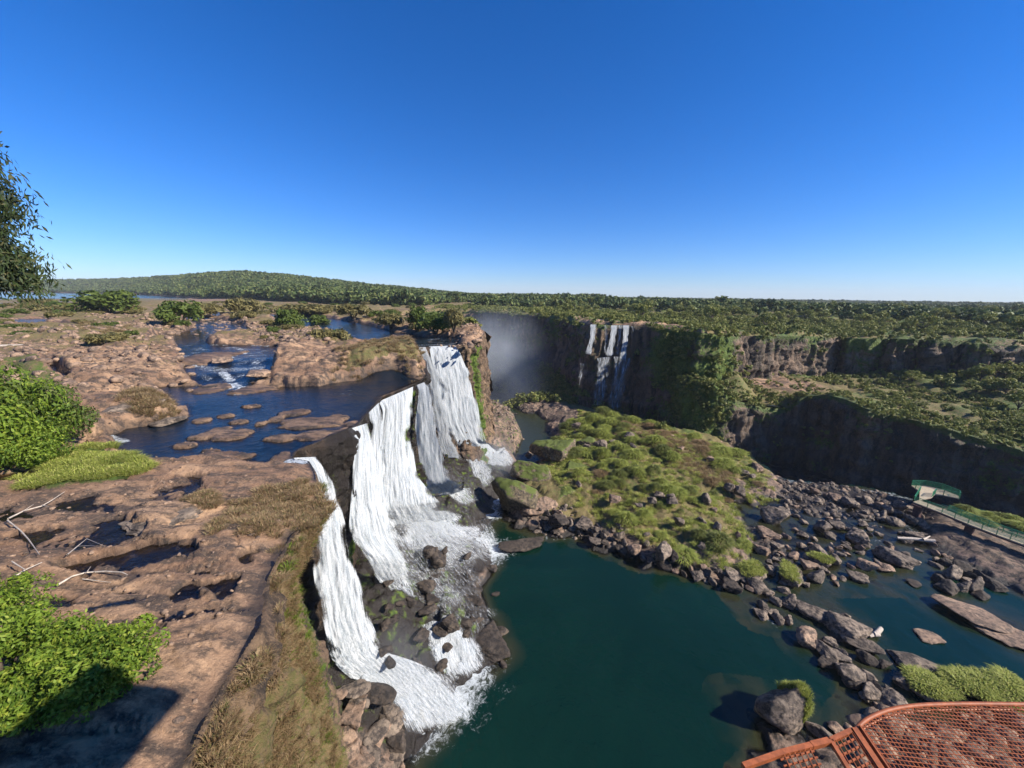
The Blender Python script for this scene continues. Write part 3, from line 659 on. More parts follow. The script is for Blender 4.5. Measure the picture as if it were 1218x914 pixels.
def cascade(parent,part,secs,w,layers=3,nv=160,zf=True,amp=.25,mats=('fall','fall2'),seed=0):
    parts=[];V_=[];F_=[];d_=[];u_=[];mi=[];t_=[];o=0
    for l in range(layers):
        V,Fc,d,uv,tu=sections(secs,max(8,w),nv,zf,seed+l*3,amp*.5,l*.22,1.-l*.10);t_.append(tu)
        V_.append(V);F_.append(Fc+o);o+=len(V);d_.append(d);u_.append(uv+l*13.7);mi.append(np.full(len(Fc),l%2))
    me=mesh(part,np.concatenate(V_),np.concatenate(F_),[MAT[mats[0]],MAT[mats[1]]],dict(dens=np.concatenate(d_),turb=np.concatenate(t_)),np.concatenate(u_),mi=np.concatenate(mi))
    return link(part,me,parent)
f1=tag(empty('waterfall'),'nearest narrow waterfall sliding beside the grassy rock face at the end of the brown slab','waterfall')
cascade(f1,'cascade',[(341,543,374,540,'y',(30.9,32.2),.85),(344,548,380,549,'y',(30.6,32.2),.9),(356,568,392,572,'y',(30.6,32.8),.92),(364,600,404,602,'y',(30.8,33.4),.92),(368,640,414,640,'y',(31,34),.9),(374,690,426,690,'y',(31.4,34.6),.9),(382,740,440,738,'y',(31.8,35),.9),(394,785,456,775,'y',(32.2,35),.97),(420,812,488,785,'z',4.2,.92),(446,836,532,803,'z',2.0,.84),(470,860,564,836,'z',.6,.8),(486,890,562,862,'z',.08,.66)],46,3,240,amp=.2)
cascade(f1,'runoff',[(500,752,532,742,'z',2.8,.66),(506,772,558,754,'z',2.,.8),(510,794,574,770,'z',1.2,.84),(518,812,584,786,'z',.5,.8),(530,826,590,800,'z',.08,.6)],34,2,60,seed=5)
f2=tag(empty('waterfall'),'broad middle curtain of white water falling over the mossy ledge','waterfall')
cascade(f2,'cascade',[(408,511,440,500,'y',(37.4,41.6),.9),(409,522,444,514,'y',(37.4,41.8),.9),(410,560,450,560,'y',(37.8,41.8),.9),(411,600,458,600,'y',(38.8,42.6),.88),(418,642,466,636,'y',(39.4,43),.86),(436,668,482,660,'y',(40.4,43.6),.85),(456,702,488,694,'z',6,.72),(464,730,498,722,'z',3.6,.68),(470,742,505,730,'z',2.6,.5)],24,2,160,seed=9)
cascade(f2,'cascade',[(446,478,492,458,'y',(50,59),.88),(444,490,490,470,'y',(49.6,58),.86),(440,530,490,526,'y',(50,57.6),.84),(438,570,496,566,'y',(50.4,57.6),.84),(436,605,520,595,'y',(51,58),.9),(458,640,550,614,'z',(6,4),.85),(488,672,578,634,'z',(3.5,2.5),.7),(522,694,594,656,'z',(1.2,.4),.62),(545,698,594,668,'z',.08,.6)],64,3,220,amp=.3,seed=20)
cascade(f2,'cascade',[(491,458,509,451,'y',60.8,.9),(491,468,512,462,'y',60.5,.88),(494,510,518,508,'y',61,.88),(498,550,527,548,'y',61.8,.9),(504,580,542,572,'y',62.4,.92),(518,596,562,580,'z',4.,.8),(540,612,584,594,'z',2.5,.6)],28,2,120,seed=33)
cascade(f2,'cascade',[(436,492,453,475,'y',(43.5,49),.8),(437,505,455,490,'y',(43.3,48.6),.8),(436,550,456,545,'y',(43.5,48.6),.78),(438,600,460,598,'y',(43.8,48.8),.78),(446,640,474,632,'z',(9,8),.75),(460,668,500,655,'z',(6,5),.6)],18,2,110,seed=131)
cascade(f2,'runoff',[(432,650,452,640,'z',11,.6),(446,672,470,664,'z',8,.62),(458,690,492,676,'z',6,.62),(500,712,528,690,'z',3.4,.6),(520,738,550,716,'z',1.9,.62),(538,752,562,730,'z',1.,.5)],20,1,90,seed=41)
cascade(f2,'runoff',[(550,626,588,612,'z',3.,.55),(562,650,594,634,'z',1.5,.68),(572,666,598,652,'z',.2,.66)],20,1,50,seed=47)
cascade(f2,'runoff',[(428,640,520,606,'z',(12,7),.60),(440,668,548,622,'z',(9,5),.61),(458,700,572,650,'z',(6,3),.60),(474,735,590,690,'z',(4,1.5),.58),(500,775,604,745,'z',(2.5,.3),.56),(520,800,604,770,'z',(1,.1),.45)],60,2,150,seed=101)
cascade(f2,'runoff',[(508,575,545,560,'z',(6,6),.5),(530,600,580,575,'z',(3,2),.55),(552,630,592,600,'z',(1.2,.4),.52),(572,655,600,630,'z',(.4,.1),.4)],30,1,80,seed=111)
f3=tag(empty('waterfall'),'farther white waterfall pouring off the rocky headland beyond the broad curtain','waterfall')
cascade(f3,'cascade',[(509,411,540,410,'y',(84.4,86.2),.95),(511,418,546,416,'y',(83.8,85.4),.97),(518,450,558,447,'y',(83.6,85.2),.97),(525,500,569,496,'y',(84,85.4),.98),(534,530,578,524,'y',(85,86.5),1.),(545,548,598,536,'z',(4,3.4),.95),(560,556,610,546,'z',(2.2,1.2),.78),(584,572,614,560,'z',.1,.7)],48,3,200,amp=.35,seed=50)
cascade(f3,'cascade',[(494,412,507,412,'y',82,.8),(496,420,510,419,'y',81.6,.82),(506,450,523,448,'y',82,.8),(513,488,531,486,'y',82.4,.8),(521,530,540,528,'y',83,.8),(530,552,552,548,'y',83.6,.8)],12,2,120,seed=61)
cascade(f3,'cascade',[(545,412,553,412,'y',86.6,.5),(546,430,555,430,'y',86.6,.45),(548,450,556,450,'y',86.8,.35)],8,1,50,seed=66)
cascade(f3,'runoff',[(545,556,566,552,'z',4,.6),(556,572,578,562,'z',2.,.72),(566,590,590,576,'z',.6,.7),(574,598,594,586,'z',.08,.45)],16,2,60,seed=71)
f4=tag(empty('waterfall'),'distant group of thin waterfalls on the shaded cliff across the gorge','waterfall')
yy=152.
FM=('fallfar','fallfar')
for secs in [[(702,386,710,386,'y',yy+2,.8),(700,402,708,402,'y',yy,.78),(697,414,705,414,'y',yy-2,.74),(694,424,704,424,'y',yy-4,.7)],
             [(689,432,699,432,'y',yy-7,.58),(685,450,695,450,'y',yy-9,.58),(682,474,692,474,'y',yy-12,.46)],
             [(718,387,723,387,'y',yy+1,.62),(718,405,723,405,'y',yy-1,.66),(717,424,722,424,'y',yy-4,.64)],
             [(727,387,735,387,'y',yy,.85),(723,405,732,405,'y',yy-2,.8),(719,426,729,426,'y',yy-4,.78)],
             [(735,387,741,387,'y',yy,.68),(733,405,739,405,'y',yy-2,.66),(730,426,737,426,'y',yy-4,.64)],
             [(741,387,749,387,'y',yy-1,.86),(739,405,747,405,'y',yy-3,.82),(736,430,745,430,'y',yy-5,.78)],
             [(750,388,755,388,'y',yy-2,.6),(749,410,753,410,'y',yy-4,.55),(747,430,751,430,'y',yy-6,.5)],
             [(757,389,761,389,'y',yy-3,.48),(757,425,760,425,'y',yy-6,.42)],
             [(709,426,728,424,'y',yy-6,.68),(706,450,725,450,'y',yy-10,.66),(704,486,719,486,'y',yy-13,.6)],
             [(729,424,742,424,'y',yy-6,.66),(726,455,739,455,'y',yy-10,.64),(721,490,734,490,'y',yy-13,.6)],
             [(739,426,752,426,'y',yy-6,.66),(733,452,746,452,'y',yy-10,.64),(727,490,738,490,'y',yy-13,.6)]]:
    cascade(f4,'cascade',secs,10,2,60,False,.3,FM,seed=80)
f5=tag(empty('waterfall'),'tiny white waterfall far back on the river among shrubs','waterfall')
for a,b in((441,452),(455,467)):
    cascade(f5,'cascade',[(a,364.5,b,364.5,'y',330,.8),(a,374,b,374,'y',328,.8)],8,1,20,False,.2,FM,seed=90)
# ------------------------------------------------------------------ vegetation templates
rng=np.random.default_rng(5)
def leaves(cen,size,asp=1.8,up=.4,nrm=None,seed=0,droop=0):
    r=np.random.default_rng(seed);n=len(cen)
    N_=r.normal(size=(n,3));N_[:,2]+=up*2
    if nrm is not None:N_+=nrm*1.2
    N_/=np.linalg.norm(N_,axis=1)[:,None]
    T=np.cross(N_,r.normal(size=(n,3)));T[:,2]-=droop;T/=np.linalg.norm(T,axis=1)[:,None]
    B=np.cross(N_,T);s=size*r.uniform(.6,1.3,(n,1))
    a=cen-T*s*asp*.5;b=cen+B*s*.4+N_*s*.08;c=cen+T*s*asp*.5;d=cen-B*s*.4+N_*s*.08
    V=np.stack([a,b,c,d],1).reshape(-1,3);Fc=np.arange(4*n).reshape(-1,4)
    return V,Fc
def crown(nc,nl,rad,h,size,seed,cl=.42,asp=1.6,up=.35,low=0):
    r=np.random.default_rng(seed)
    d=r.normal(size=(nc,3));d[:,2]=np.where(r.uniform(0,1,nc)<low,-np.abs(d[:,2])*.8,np.abs(d[:,2])*.9-.15);d/=np.linalg.norm(d,axis=1)[:,None]
    cc=d*r.uniform(.45,.95,(nc,1))*np.array([rad,rad,h*.5]);cc[:,2]+=h*.5
    cr=cl*rad*r.uniform(.6,1.25,nc)
    k=np.repeat(np.arange(nc),nl)
    dd=r.normal(size=(nc*nl,3));dd/=np.linalg.norm(dd,axis=1)[:,None];dd[:,2]*=.8
    p=cc[k]+dd*(cr[k]*r.uniform(.45,1.05,nc*nl)**.6)[:,None]
    p[:,2]=np.maximum(p[:,2],.05*h)
    V,Fc=leaves(p,size,asp,up,dd,seed+1)
    var=np.repeat(r.uniform(0,1,nc)[k]*.7+r.uniform(0,.3,nc*nl),4)
    return V,Fc,var,cc
def foliage_mesh(name,V,Fc,var,mat): return mesh(name,V,Fc,[mat],dict(var=var),smooth=False)
def scatter(temps,pts,scl,seed,zs=None):
    "replicate templates (V,F,var) at points into one array"
    r=np.random.default_rng(seed);Vs=[];Fs=[];vs=[];o=0
    which=r.integers(0,len(temps),len(pts));rot=r.uniform(0,6.28,len(pts));tv=r.uniform(0,1,len(pts))
    for k,(V,Fc,var) in enumerate(temps):
        ii=np.where(which==k)[0]
        if not len(ii):continue
        c,s=np.cos(rot[ii]),np.sin(rot[ii]);sc=scl[ii]
        x=(V[None,:,0]*c[:,None]-V[None,:,1]*s[:,None])*sc[:,None]+pts[ii,0][:,None]
        y=(V[None,:,0]*s[:,None]+V[None,:,1]*c[:,None])*sc[:,None]+pts[ii,1][:,None]
        z=V[None,:,2]*(sc*(zs[ii] if zs is not None else 1))[:,None]+pts[ii,2][:,None]
        Vs.append(np.stack([x,y,z],-1).reshape(-1,3));Fs.append((Fc[None]+(np.arange(len(ii))*len(V))[:,None,None]).reshape(-1,4)+o);o+=len(ii)*len(V)
        vs.append((var[None]*.5+tv[ii][:,None]*.5).ravel())
    return np.concatenate(Vs),np.concatenate(Fs),np.concatenate(vs)
def bush_proto(name,label,cat,group,mat,rad,h,nc,nl,size,seed,asp=1.8,stems=9,cl=.36):
    root=empty(name);tag(root,label,cat,group)
    V,Fc,var,cc=crown(nc,nl,rad,h,size,seed,asp=asp,low=.35,cl=cl)
    link('foliage',foliage_mesh('foliage',V,Fc,var,mat),root)
    r=random.Random(seed);ps=[]
    for c in cc[:stems]:
        ps.append(tube([(0.1*r.uniform(-1,1),.1*r.uniform(-1,1),-.3),(c[0]*.4,c[1]*.4,c[2]*.45),tuple(c)],[.04*rad,.025*rad,.01*rad],5))
    V,Fc=merge(ps);link('stem',mesh('stem',V,Fc,[MAT['bark']]),root)
    return root
def tussock(n,rad,h,wd,seed,lean=.8):
    r=np.random.default_rng(seed);a=r.uniform(0,6.28,n);q=np.sqrt(r.uniform(0,1,n))
    bx=np.cos(a)*q*rad*.45;by=np.sin(a)*q*rad*.45
    dx=np.cos(a)*(q*lean+r.normal(0,.12,n))*rad*.75;dy=np.sin(a)*(q*lean+r.normal(0,.12,n))*rad*.75
    hh=h*r.uniform(.65,1.1,n)*(1-.45*q**2)
    px,py=-np.sin(a+r.uniform(-1,1,n)),np.cos(a+r.uniform(-1,1,n))
    w=wd*r.uniform(.6,1.3,n)
    lv=[]
    for f,zf,ww in((0,0,1),(.35,.62,1),(.8,1.,.7),(1.25,.86,.12)):
        cx=bx+dx*f;cy=by+dy*f;cz=hh*zf-(0.25*h if f==0 else 0)
        lv.append(np.stack([cx-px*w*ww,cy-py*w*ww,cz],1));lv.append(np.stack([cx+px*w*ww,cy+py*w*ww,cz],1))
    V=np.stack(lv,1).reshape(-1,3);b=(np.arange(n)*8)[:,None]
    Fc=np.concatenate([b+np.array([[0,1,3,2]]),b+np.array([[2,3,5,4]]),b+np.array([[4,5,7,6]])])
    return V,Fc,np.repeat(r.uniform(0,1,n),8)
def dome(n,rad,h,bl,wd,seed):
    "grass mound: blades combed outward from a bumpy dome"
    r=np.random.default_rng(seed);a=r.uniform(0,6.28,n);t=np.sqrt(r.uniform(0,1,n))*.98
    bump=1+.22*np.sin(a*2+seed)*t+.14*np.sin(a*5+seed*2)*t
    x=np.cos(a)*t*rad*bump;y=np.sin(a)*t*rad*bump;z=h*np.sqrt(np.maximum(0,1-t**2))**.8
    nx,ny=np.cos(a),np.sin(a);L=bl*r.uniform(.7,1.4,n);px,py=-ny+r.normal(0,.3,n),nx+r.normal(0,.3,n);w=wd*r.uniform(.7,1.4,n)
    dx=nx*(.35+.65*t)+r.normal(0,.28,n);dy=ny*(.35+.65*t)+r.normal(0,.28,n);lv=[]
    for f,zz,ww in((0,-.1,1),(.55,.45,1),(1.,.62,.6),(1.5,.30,.1)):
        cx=x+dx*L*f;cy=y+dy*L*f;cz=z+L*zz*(1.15-.5*t)
        lv.append(np.stack([cx-px*w*ww,cy-py*w*ww,cz],1));lv.append(np.stack([cx+px*w*ww,cy+py*w*ww,cz],1))
    V=np.stack(lv,1).reshape(-1,3);b=(np.arange(n)*8)[:,None]
    Fc=np.concatenate([b+np.array([[0,1,3,2]]),b+np.array([[2,3,5,4]]),b+np.array([[4,5,7,6]])]);var=np.repeat(r.uniform(0,.6,n)+.4*t*0,8)
    return V,Fc,var
def hl(x,y): return float(hlow(np.array([x]),np.array([y]))[0][0])
def hu(x,y): return float(hland(np.array([x]),np.array([y]))[0][0])
# ---- far forest as masses
ft=[crown(6,16,3.2+.5*(s%3),6.5+1.2*(s%4),1.5,s)[:3] for s in range(6)]
ft2=[crown(8,30,4.,8.,.95,s+10)[:3] for s in range(5)]
def forest(name,pts,scl,temps,mat,seed):
    V,Fc,var=scatter(temps,pts,scl,seed);return tag(link(name,foliage_mesh(name,V,Fc,var,mat)),kind='stuff')
def polar_pts(n,a0,a1,r0,r1,seed,pw=1.):
    r=np.random.default_rng(seed);az=np.radians(r.uniform(a0,a1,n));t=r.uniform(0,1,n)**pw;rr=r0+(r1-r0)*t
    return rr*np.sin(az),rr*np.cos(az),rr,az
def put(x,y):
    h=hland(x,y);return h[0]
x,y,rr,az=polar_pts(15000,-66,13,0,1,1)
sc_=(hr0(x,y)+5+820*rr**1.25)/np.maximum(rr,1e-6);x=x*sc_;y=y*sc_
o=forest('far_forest',np.stack([x,y,put(x,y)-2.5],1),np.random.default_rng(2).uniform(1.1,2.1,len(x)),ft,MAT['forest'],3);tag(o,'distant dark forest covering the low hill across the river','forest')
x,y,rr,az=polar_pts(6500,-6,64,330,2600,4,1.25)
e=sdf(land,x,y);ok=(e>25);x,y,rr=x[ok],y[ok],rr[ok]
o=forest('plateau_forest',np.stack([x,y,put(x,y)-1.5],1),np.random.default_rng(5).uniform(.75,1.5,len(x)),ft,MAT['forest'],6);tag(o,'flat green forest stretching to the horizon beyond the gorge','forest')
x,y,rr,az=polar_pts(2200,-24,6,330,1080,7)
e=sdf(land,x,y);ok=(e>15)&(np.degrees(np.arctan2(x,y))>-22+0*x)&(rr>520)&(rr<hr0(x,y));x,y,rr=x[ok],y[ok],rr[ok]
o=forest('river_island_woodland',np.stack([x,y,put(x,y)-2.5],1),np.random.default_rng(8).uniform(.5,1.,len(x)),ft,MAT['forest'],9);tag(o,'low woodland on the river islands below the forested hill','woodland')
# low scrub carpeting the plateau behind the far rim, terrace and gorge scree
st=[crown(5,22,1.1,1.4,.34,s+30)[:3] for s in range(4)]
r_=np.random.default_rng(12)
x=r_.uniform(-60,330,16000);y=r_.uniform(110,340,16000);e=sdf(land,x,y);nz_=fbm(x/25,y/25,o=3,seed=14)
ok=(e>.3)&(e<90)&(nz_>-.35+.0*x)&(np.degrees(np.arctan2(x,y))>-12);ok&=~((e<8)&(x>30)&(x<62)&(r_.uniform(0,1,len(x))<.8))
x,y=x[ok],y[ok]
o=forest('plateau_scrub',np.stack([x,y,put(x,y)-.3],1),r_.uniform(.6,1.8,len(x)),st,MAT['forestnear'],15);tag(o,'low green scrub behind the rim of the far cliff','scrub')
x=r_.uniform(45,200,6500);y=r_.uniform(66,170,6500);et=sdf(ter,x,y);br=np.hypot(x-P(940,455,y=140)[0],y-142)
ok=(et>.5)&((br>15)|(r_.uniform(0,1,len(x))<.15))&((fbm(x/10,y/10,o=3,seed=19)>-.25)|(x<98));x,y=x[ok],y[ok]
z=idw(tc,x,y,2.8,1.)
o=forest('terrace_scrub',np.stack([x,y,z-.3],1),r_.uniform(.4,1.3,len(x)),st,MAT['forestnear'],20);tag(o,'low scrub and grass on the terrace between the two dark cliffs','scrub')
x=r_.uniform(-30,70,4500);y=r_.uniform(150,262,4500);H_,a,b,c_=hlow(x,y);ok=(H_>-8)&(sdf(land,x,y)<-3);x,y,H_=x[ok],y[ok],H_[ok]
o=forest('scree_bushes',np.stack([x,y,H_-.3],1),r_.uniform(1.,2.4,len(x)),st,MAT['forestnear'],21);tag(o,'green bushes on the scree at the foot of the misty far cliff','scrub')
# clumps hanging on the far cliffs
def hang(pts,n,seed,zlo,name,label,keep,out=1.5,sc=(.6,1.7)):
    r=np.random.default_rng(seed);p=resample([(*q,0) for q in pts],.5);i=r.integers(1,len(p)-2,n)
    t=p[i+1,:2]-p[i-1,:2];t/=np.linalg.norm(t,axis=1)[:,None];nm=np.stack([t[:,1],-t[:,0]],1)
    d=r.uniform(0,1,n)**1.2*(p[i,2]-zlo)
    k=keep(p[i,0],p[i,1],d)>r.uniform(0,1,n);i,d,nm=i[k],d[k],nm[k]
    off=out+.05*d+np.where(d>14,(d-14)*.12,0)+r.uniform(-.8,.8,len(d))
    q=np.stack([p[i,0]+nm[:,0]*off,p[i,1]+nm[:,1]*off,p[i,2]-d],1)
    return tag(forest(name,q,r.uniform(*sc,len(q)),st,MAT['forestnear'],seed+1),label,'vegetation')
def keepB(x,y,d):
    n=fbm(x/8+y/11,d/7,o=3,seed=51)
    spur=sstep(56,62,x)*sstep(90,80,x)
    lft=np.exp(-((x-22)/5)**2)*.5
    return np.clip(.05+spur*.42+.55*sstep(2,0,d)+lft*sstep(18,4,d)+(n-.35)*.5*(x>60),0,1)
hang(rimB,6500,60,5,'cliff_vegetation','green bushes clinging to the upper far cliff',keepB)
hang(rimC,3600,62,-10,'cliff_vegetation','green bushes hanging over the edge of the lower dark cliff',lambda x,y,d:np.clip(sstep(78,66,x)*.6+.9*sstep(2.2,0,d)+(fbm(x/7+y/7,d/6,o=3,seed=52)-.5)*.3,0,1),1.2,(.5,1.3))
# ---- single trees behind the far rim (individuals)
tree_protos=[]
for s in range(5):
    root=empty('broadleaf_tree');V,Fc,var,cc=crown(11+s,64,3.3,5.2,.5,s+70,cl=.4)
    V=V.copy();V[:,2]+=2.;link('crown',foliage_mesh('crown',V,Fc,var,MAT['forestnear']),root)
    ps=[tube([(0,0,-1),(.1,0,1.5),(0,.1,3.4)],[.22,.17,.1],6)]
    for c in cc[:6]: ps.append(tube([(0,0,1.8),(c[0]*.5,c[1]*.5,2+c[2]*.5),(c[0],c[1],2+c[2])],[.12,.07,.03],5))
    V,Fc=merge(ps);link('trunk',mesh('trunk',V,Fc,[MAT['bark']]),root);tree_protos.append(root)
r_=random.Random(3);used=set();cnt=0
tp=[]
for k in range(4000):
    px=r_.uniform(640,1290);Yd=r_.uniform(138,420)
    x_,y_=(px-609)/F*Yd*1.0,Yd
    tp.append((x_,y_))
tpa=np.array(tp);e=sdf(land,tpa[:,0],tpa[:,1]);nn=fbm(tpa[:,0]/30,tpa[:,1]/30,o=3,seed=90)
th=put(tpa[:,0],tpa[:,1])
chosen=[]
for (x_,y_),ee,q,hh in zip(tp,e,nn,th):
    if ee<12 or (ee<30 and q<.2) or q<-.35:continue
    if x_<60 and y_<230: continue
    if any((x_-a)**2+(y_-b)**2<42 for a,b,_ in chosen):continue
    chosen.append((x_,y_,hh))
    if len(chosen)>=170:break
# trees on the terrace at the right
for px,py,yd in [(1165,455,125),(1185,450,128),(1205,448,130),(1150,452,128),(1195,470,120),(1215,462,122),(1178,468,118),(1232,455,124),(1160,470,121),(1210,490,112),(1120,462,128),(1085,455,130)]:
    
    for _ in range(5):
        x_,y_,z_=P(px,py,y=yd);zz_=float(idw(tc,np.array([x_]),np.array([y_]),2.8,1.)[0]);yd+=(z_-zz_)*2.2
    chosen.append((x_,y_,-99-zz_))
zt=idw(tc,np.array([c[0] for c in chosen]),np.array([c[1] for c in chosen]),2.8,1.)
for k,(x_,y_,hh) in enumerate(chosen):
    pr=tree_protos[k%5];terr=hh<-50;hh=-99-hh if hh<-50 else hh
    o=pr if k<5 else copy_tree(pr)
    if terr:
        pass
    o.location=(x_,y_,hh-.6);o.rotation_euler=(0,0,r_.uniform(0,6.28));s=r_.uniform(.55,1.35) if not terr else r_.uniform(.7,1.1);o.scale=(s*1.1,s*1.1,s*r_.uniform(.75,1.05))
    if terr: tag(o,'round green tree on the grassy terrace between the two dark cliffs','tree','trees on the terrace')
    else: tag(o,'round green tree on the flat plateau behind the far cliff','tree','trees on the far plateau')
lone=copy_tree(tree_protos[1]);x_,y_,z_=P(659,358,y=330);lone.location=(x_,y_,hu(x_,y_)-1);lone.scale=(1.3,1.3,1.5);tag(lone,'taller dark tree standing above the others on the horizon near the misty gorge','tree')
lone['group']='trees on the far plateau';del lone['group']
t2=copy_tree(tree_protos[2]);x_,y_,z_=P(787,500,y=112);t2.location=(x_,y_,1.);t2.scale=(.55,.55,.95);tag(t2,'slim small tree rising from the back edge of the green island','tree')
if 'group' in t2: del t2['group']
# ------------------------------------------------------------------ shrubs on the upper plateau
bp=dict(
 g=bush_proto('shrub','bright green shrub','shrub',None,MAT['leafgreen'],1.,1.1,26,60,.13,101),
 o=bush_proto('shrub','olive shrub','shrub',None,MAT['leafolive'],1.,1.1,26,60,.12,102,asp=2.8))
first={'g':True,'o':True}
shr=[(130,372,48,15,'g','wide green shrub on the flat rocks below the far hill'),(213,383,36,22,'g','green shrub beside the wide one on the flat rocks'),(290,374,28,12,'o','pale olive shrub on the plateau in front of the hill'),(345,392,24,14,'g','small bright green shrub above the rapids'),(396,412,30,20,'o','round olive brown shrub on the rock shelf beside the river'),(443,436,34,22,'g','green shrub spilling over the rock shelf between the two falls'),(425,446,22,14,'o','low yellowish shrub at the edge of the brown rock shelf'),(518,392,38,17,'g','dense bright green bush on top of the headland by the far falls'),(497,388,18,14,'g','smaller bush at the left end of the headland bush'),(540,389,20,14,'o','olive shrub at the right end of the headland'),(128,408,30,12,'o','pale dry shrub on the brown rocks left of the rapids'),(360,374,40,8,'o','low long olive shrub on the far river bank'),(420,376,30,9,'o','low shrub by the far river bend'),(465,388,26,10,'o','tan shrub on the bank in front of the tiny far waterfall'),(240,376,30,10,'o','tawny shrub right behind the green pair of shrubs'),(60,372,26,6,'o','low brownish shrub at the far left of the flat rocks'),(480,446,16,8,'o','small dry shrub near the lip of the broad curtain'),(330,410,16,8,'o','small dry shrub just above the rapids'),(380,388,18,8,'g','small green shrub on the river bank above the shelf')]
for px,py,w,h,kd,lab in shr:
    z=34.6 if py<400 else 33.2
    x_,y_,_=P(px,py,z=z);z=hu(x_,y_);x_,y_,_=P(px,py,z=z)
    o=bp[kd] if first[kd] else copy_tree(bp[kd]);first[kd]=False
    s=w/F*y_/.97;o.location=(x_,y_,z-.1);o.rotation_euler=(0,0,px*1.3);o.scale=(s*.62,s*.62,max(.9,h/F*y_*(1.5 if w<30 or py<380 else 1.0)));tag(o,lab,'shrub')
rs=random.Random(21);fs_=0
for k in range(900):
    if fs_>=120:break
    px=rs.uniform(-20,560);py=rs.uniform(361,402) if k%3 else rs.uniform(361,378)
    z=34.9
    for _ in range(3):
        x_,y_,_z=P(px,py,z=z);z=hu(x_,y_)
    if abs(y_)>420 or z<float(wlev(np.array([x_]),np.array([y_]))[0])+.12 or float(sdf(land,np.array([x_]),np.array([y_]))[0])<2: continue
    if any(sdf(c[0],np.array([x_]),np.array([y_]))[0]>-.5 for c in chan[:6]): continue
    o=copy_tree(bp['o' if rs.random()<.65 else 'g']);s=rs.uniform(7,26)/F*y_;o.location=(x_,y_,z-.15);o.rotation_euler=(0,0,rs.uniform(0,6));s=min(s,7);o.scale=(s*.5,s*.5,max(.5,s*rs.uniform(.22,.42)));tag(o,'low olive or tan shrub scattered over the far part of the brown rock plateau','shrub','scattered shrubs on the plateau');fs_+=1
# big bush cluster at left, made of three bushes
for i,(px,py,w,h,lab) in enumerate([(12,548,50,100,'large bright green bush at the left edge above the dark hollow'),(60,530,36,68,'rounded green bush right of the largest one beside the pink rock'),(-25,545,55,110,'tall green bush half outside the left edge'),(34,552,34,56,'lower leafy bush in front of the large left bushes')]):
    x_,y_,_=P(px,py,z=32);z=hu(x_,y_)
    b=bush_proto('bush',lab,'bush',None,MAT['leafbright'] if i in(0,3) else MAT['leafgreen'],1.,1.15,34,230,.05,120+i,asp=2.)
    b.location=(x_,y_,z-.2);k=y_/F/.86;b.scale=(w*k,w*k,h*k*.78)
# foreground bottom-left leafy bushes
def big_bush(loc,rad,h,seed,lab,mat,nc=75,nl=260,size=.11):
    b=bush_proto('leafy_bush',lab,'bush',None,mat,rad,h,nc,nl,size,seed,asp=1.9,stems=20,cl=.27);b.location=loc;return b
x_,y_,_=P(135,905,z=29.8);big_bush((x_,y_,hu(x_,y_)-.6),1.75,2.4,140,'bright green leafy bush in the bottom left foreground on the brown slab',MAT['leafbright'],75,260,.08)
x_,y_,_=P(20,900,z=30.5);big_bush((x_,y_,hu(x_,y_)-.6),1.9,3.4,141,'taller leafy bush in the bottom left corner',MAT['leafbright'],75,260,.08)
x_,y_,_=P(-25,800,z=31);big_bush((x_,y_,hu(x_,y_)-.5),2.1,3.2,142,'yellow green leafy bush cut by the left edge above the corner',MAT['leafbright'],75,260,.08)
# overhanging tree at the left edge
tr=tag(empty('overhanging_tree',(-26.7,15.,hu(-26.7,15.))),'dark fine-leaved tree leaning in from the left edge against the sky','tree')
rr_=random.Random(9)
trunk=[(0,0,-1),(.2,.1,4),(.1,.4,8),(.6,.3,12),(.3,.2,19.6)];ps=[tube(trunk,[.38,.32,.26,.18,.06],8,.08,rr_)]
cl=[]
for k in range(60):
    z0=rr_.uniform(14.2,18.7);a=rr_.uniform(-1.2,2.6) if k<20 else rr_.uniform(0,6.28);Lb=rr_.uniform(2.7,4.0)*(1.3-max(0,z0-20)/12)
    e_=(.3+math.cos(a)*Lb,.2+math.sin(a)*Lb,z0+rr_.uniform(-.6,1.0));md=(.3+math.cos(a)*Lb*.5,.2+math.sin(a)*Lb*.5,z0+.7)
    ps.append(tube([(.3,.3,z0-.4),md,e_],[.09,.06,.02],5));
    for t in (.35,.55,.72,.88,1.,1.08): cl.append((np.array((.3,.3,z0-.4))*(1-t)**2+2*t*(1-t)*np.array(md)+t*t*np.array(e_)))
V,Fc=merge(ps);link('trunk',mesh('trunk',V,Fc,[MAT['bark']]),tr)
cl=np.array(cl);rg=np.random.default_rng(4);nl=380;k=np.repeat(np.arange(len(cl)),nl)
off=rg.normal(size=(len(k),3))*np.array([.42,.42,.5]);off[:,2]-=np.abs(rg.normal(size=len(k)))*.45
V,Fc=leaves(cl[k]+off,.105,2.8,.1,None,6,droop=1.2);link('crown',foliage_mesh('crown',V,Fc,np.repeat(rg.uniform(0,1,len(cl))[k],4),MAT['leafdark']),tr)
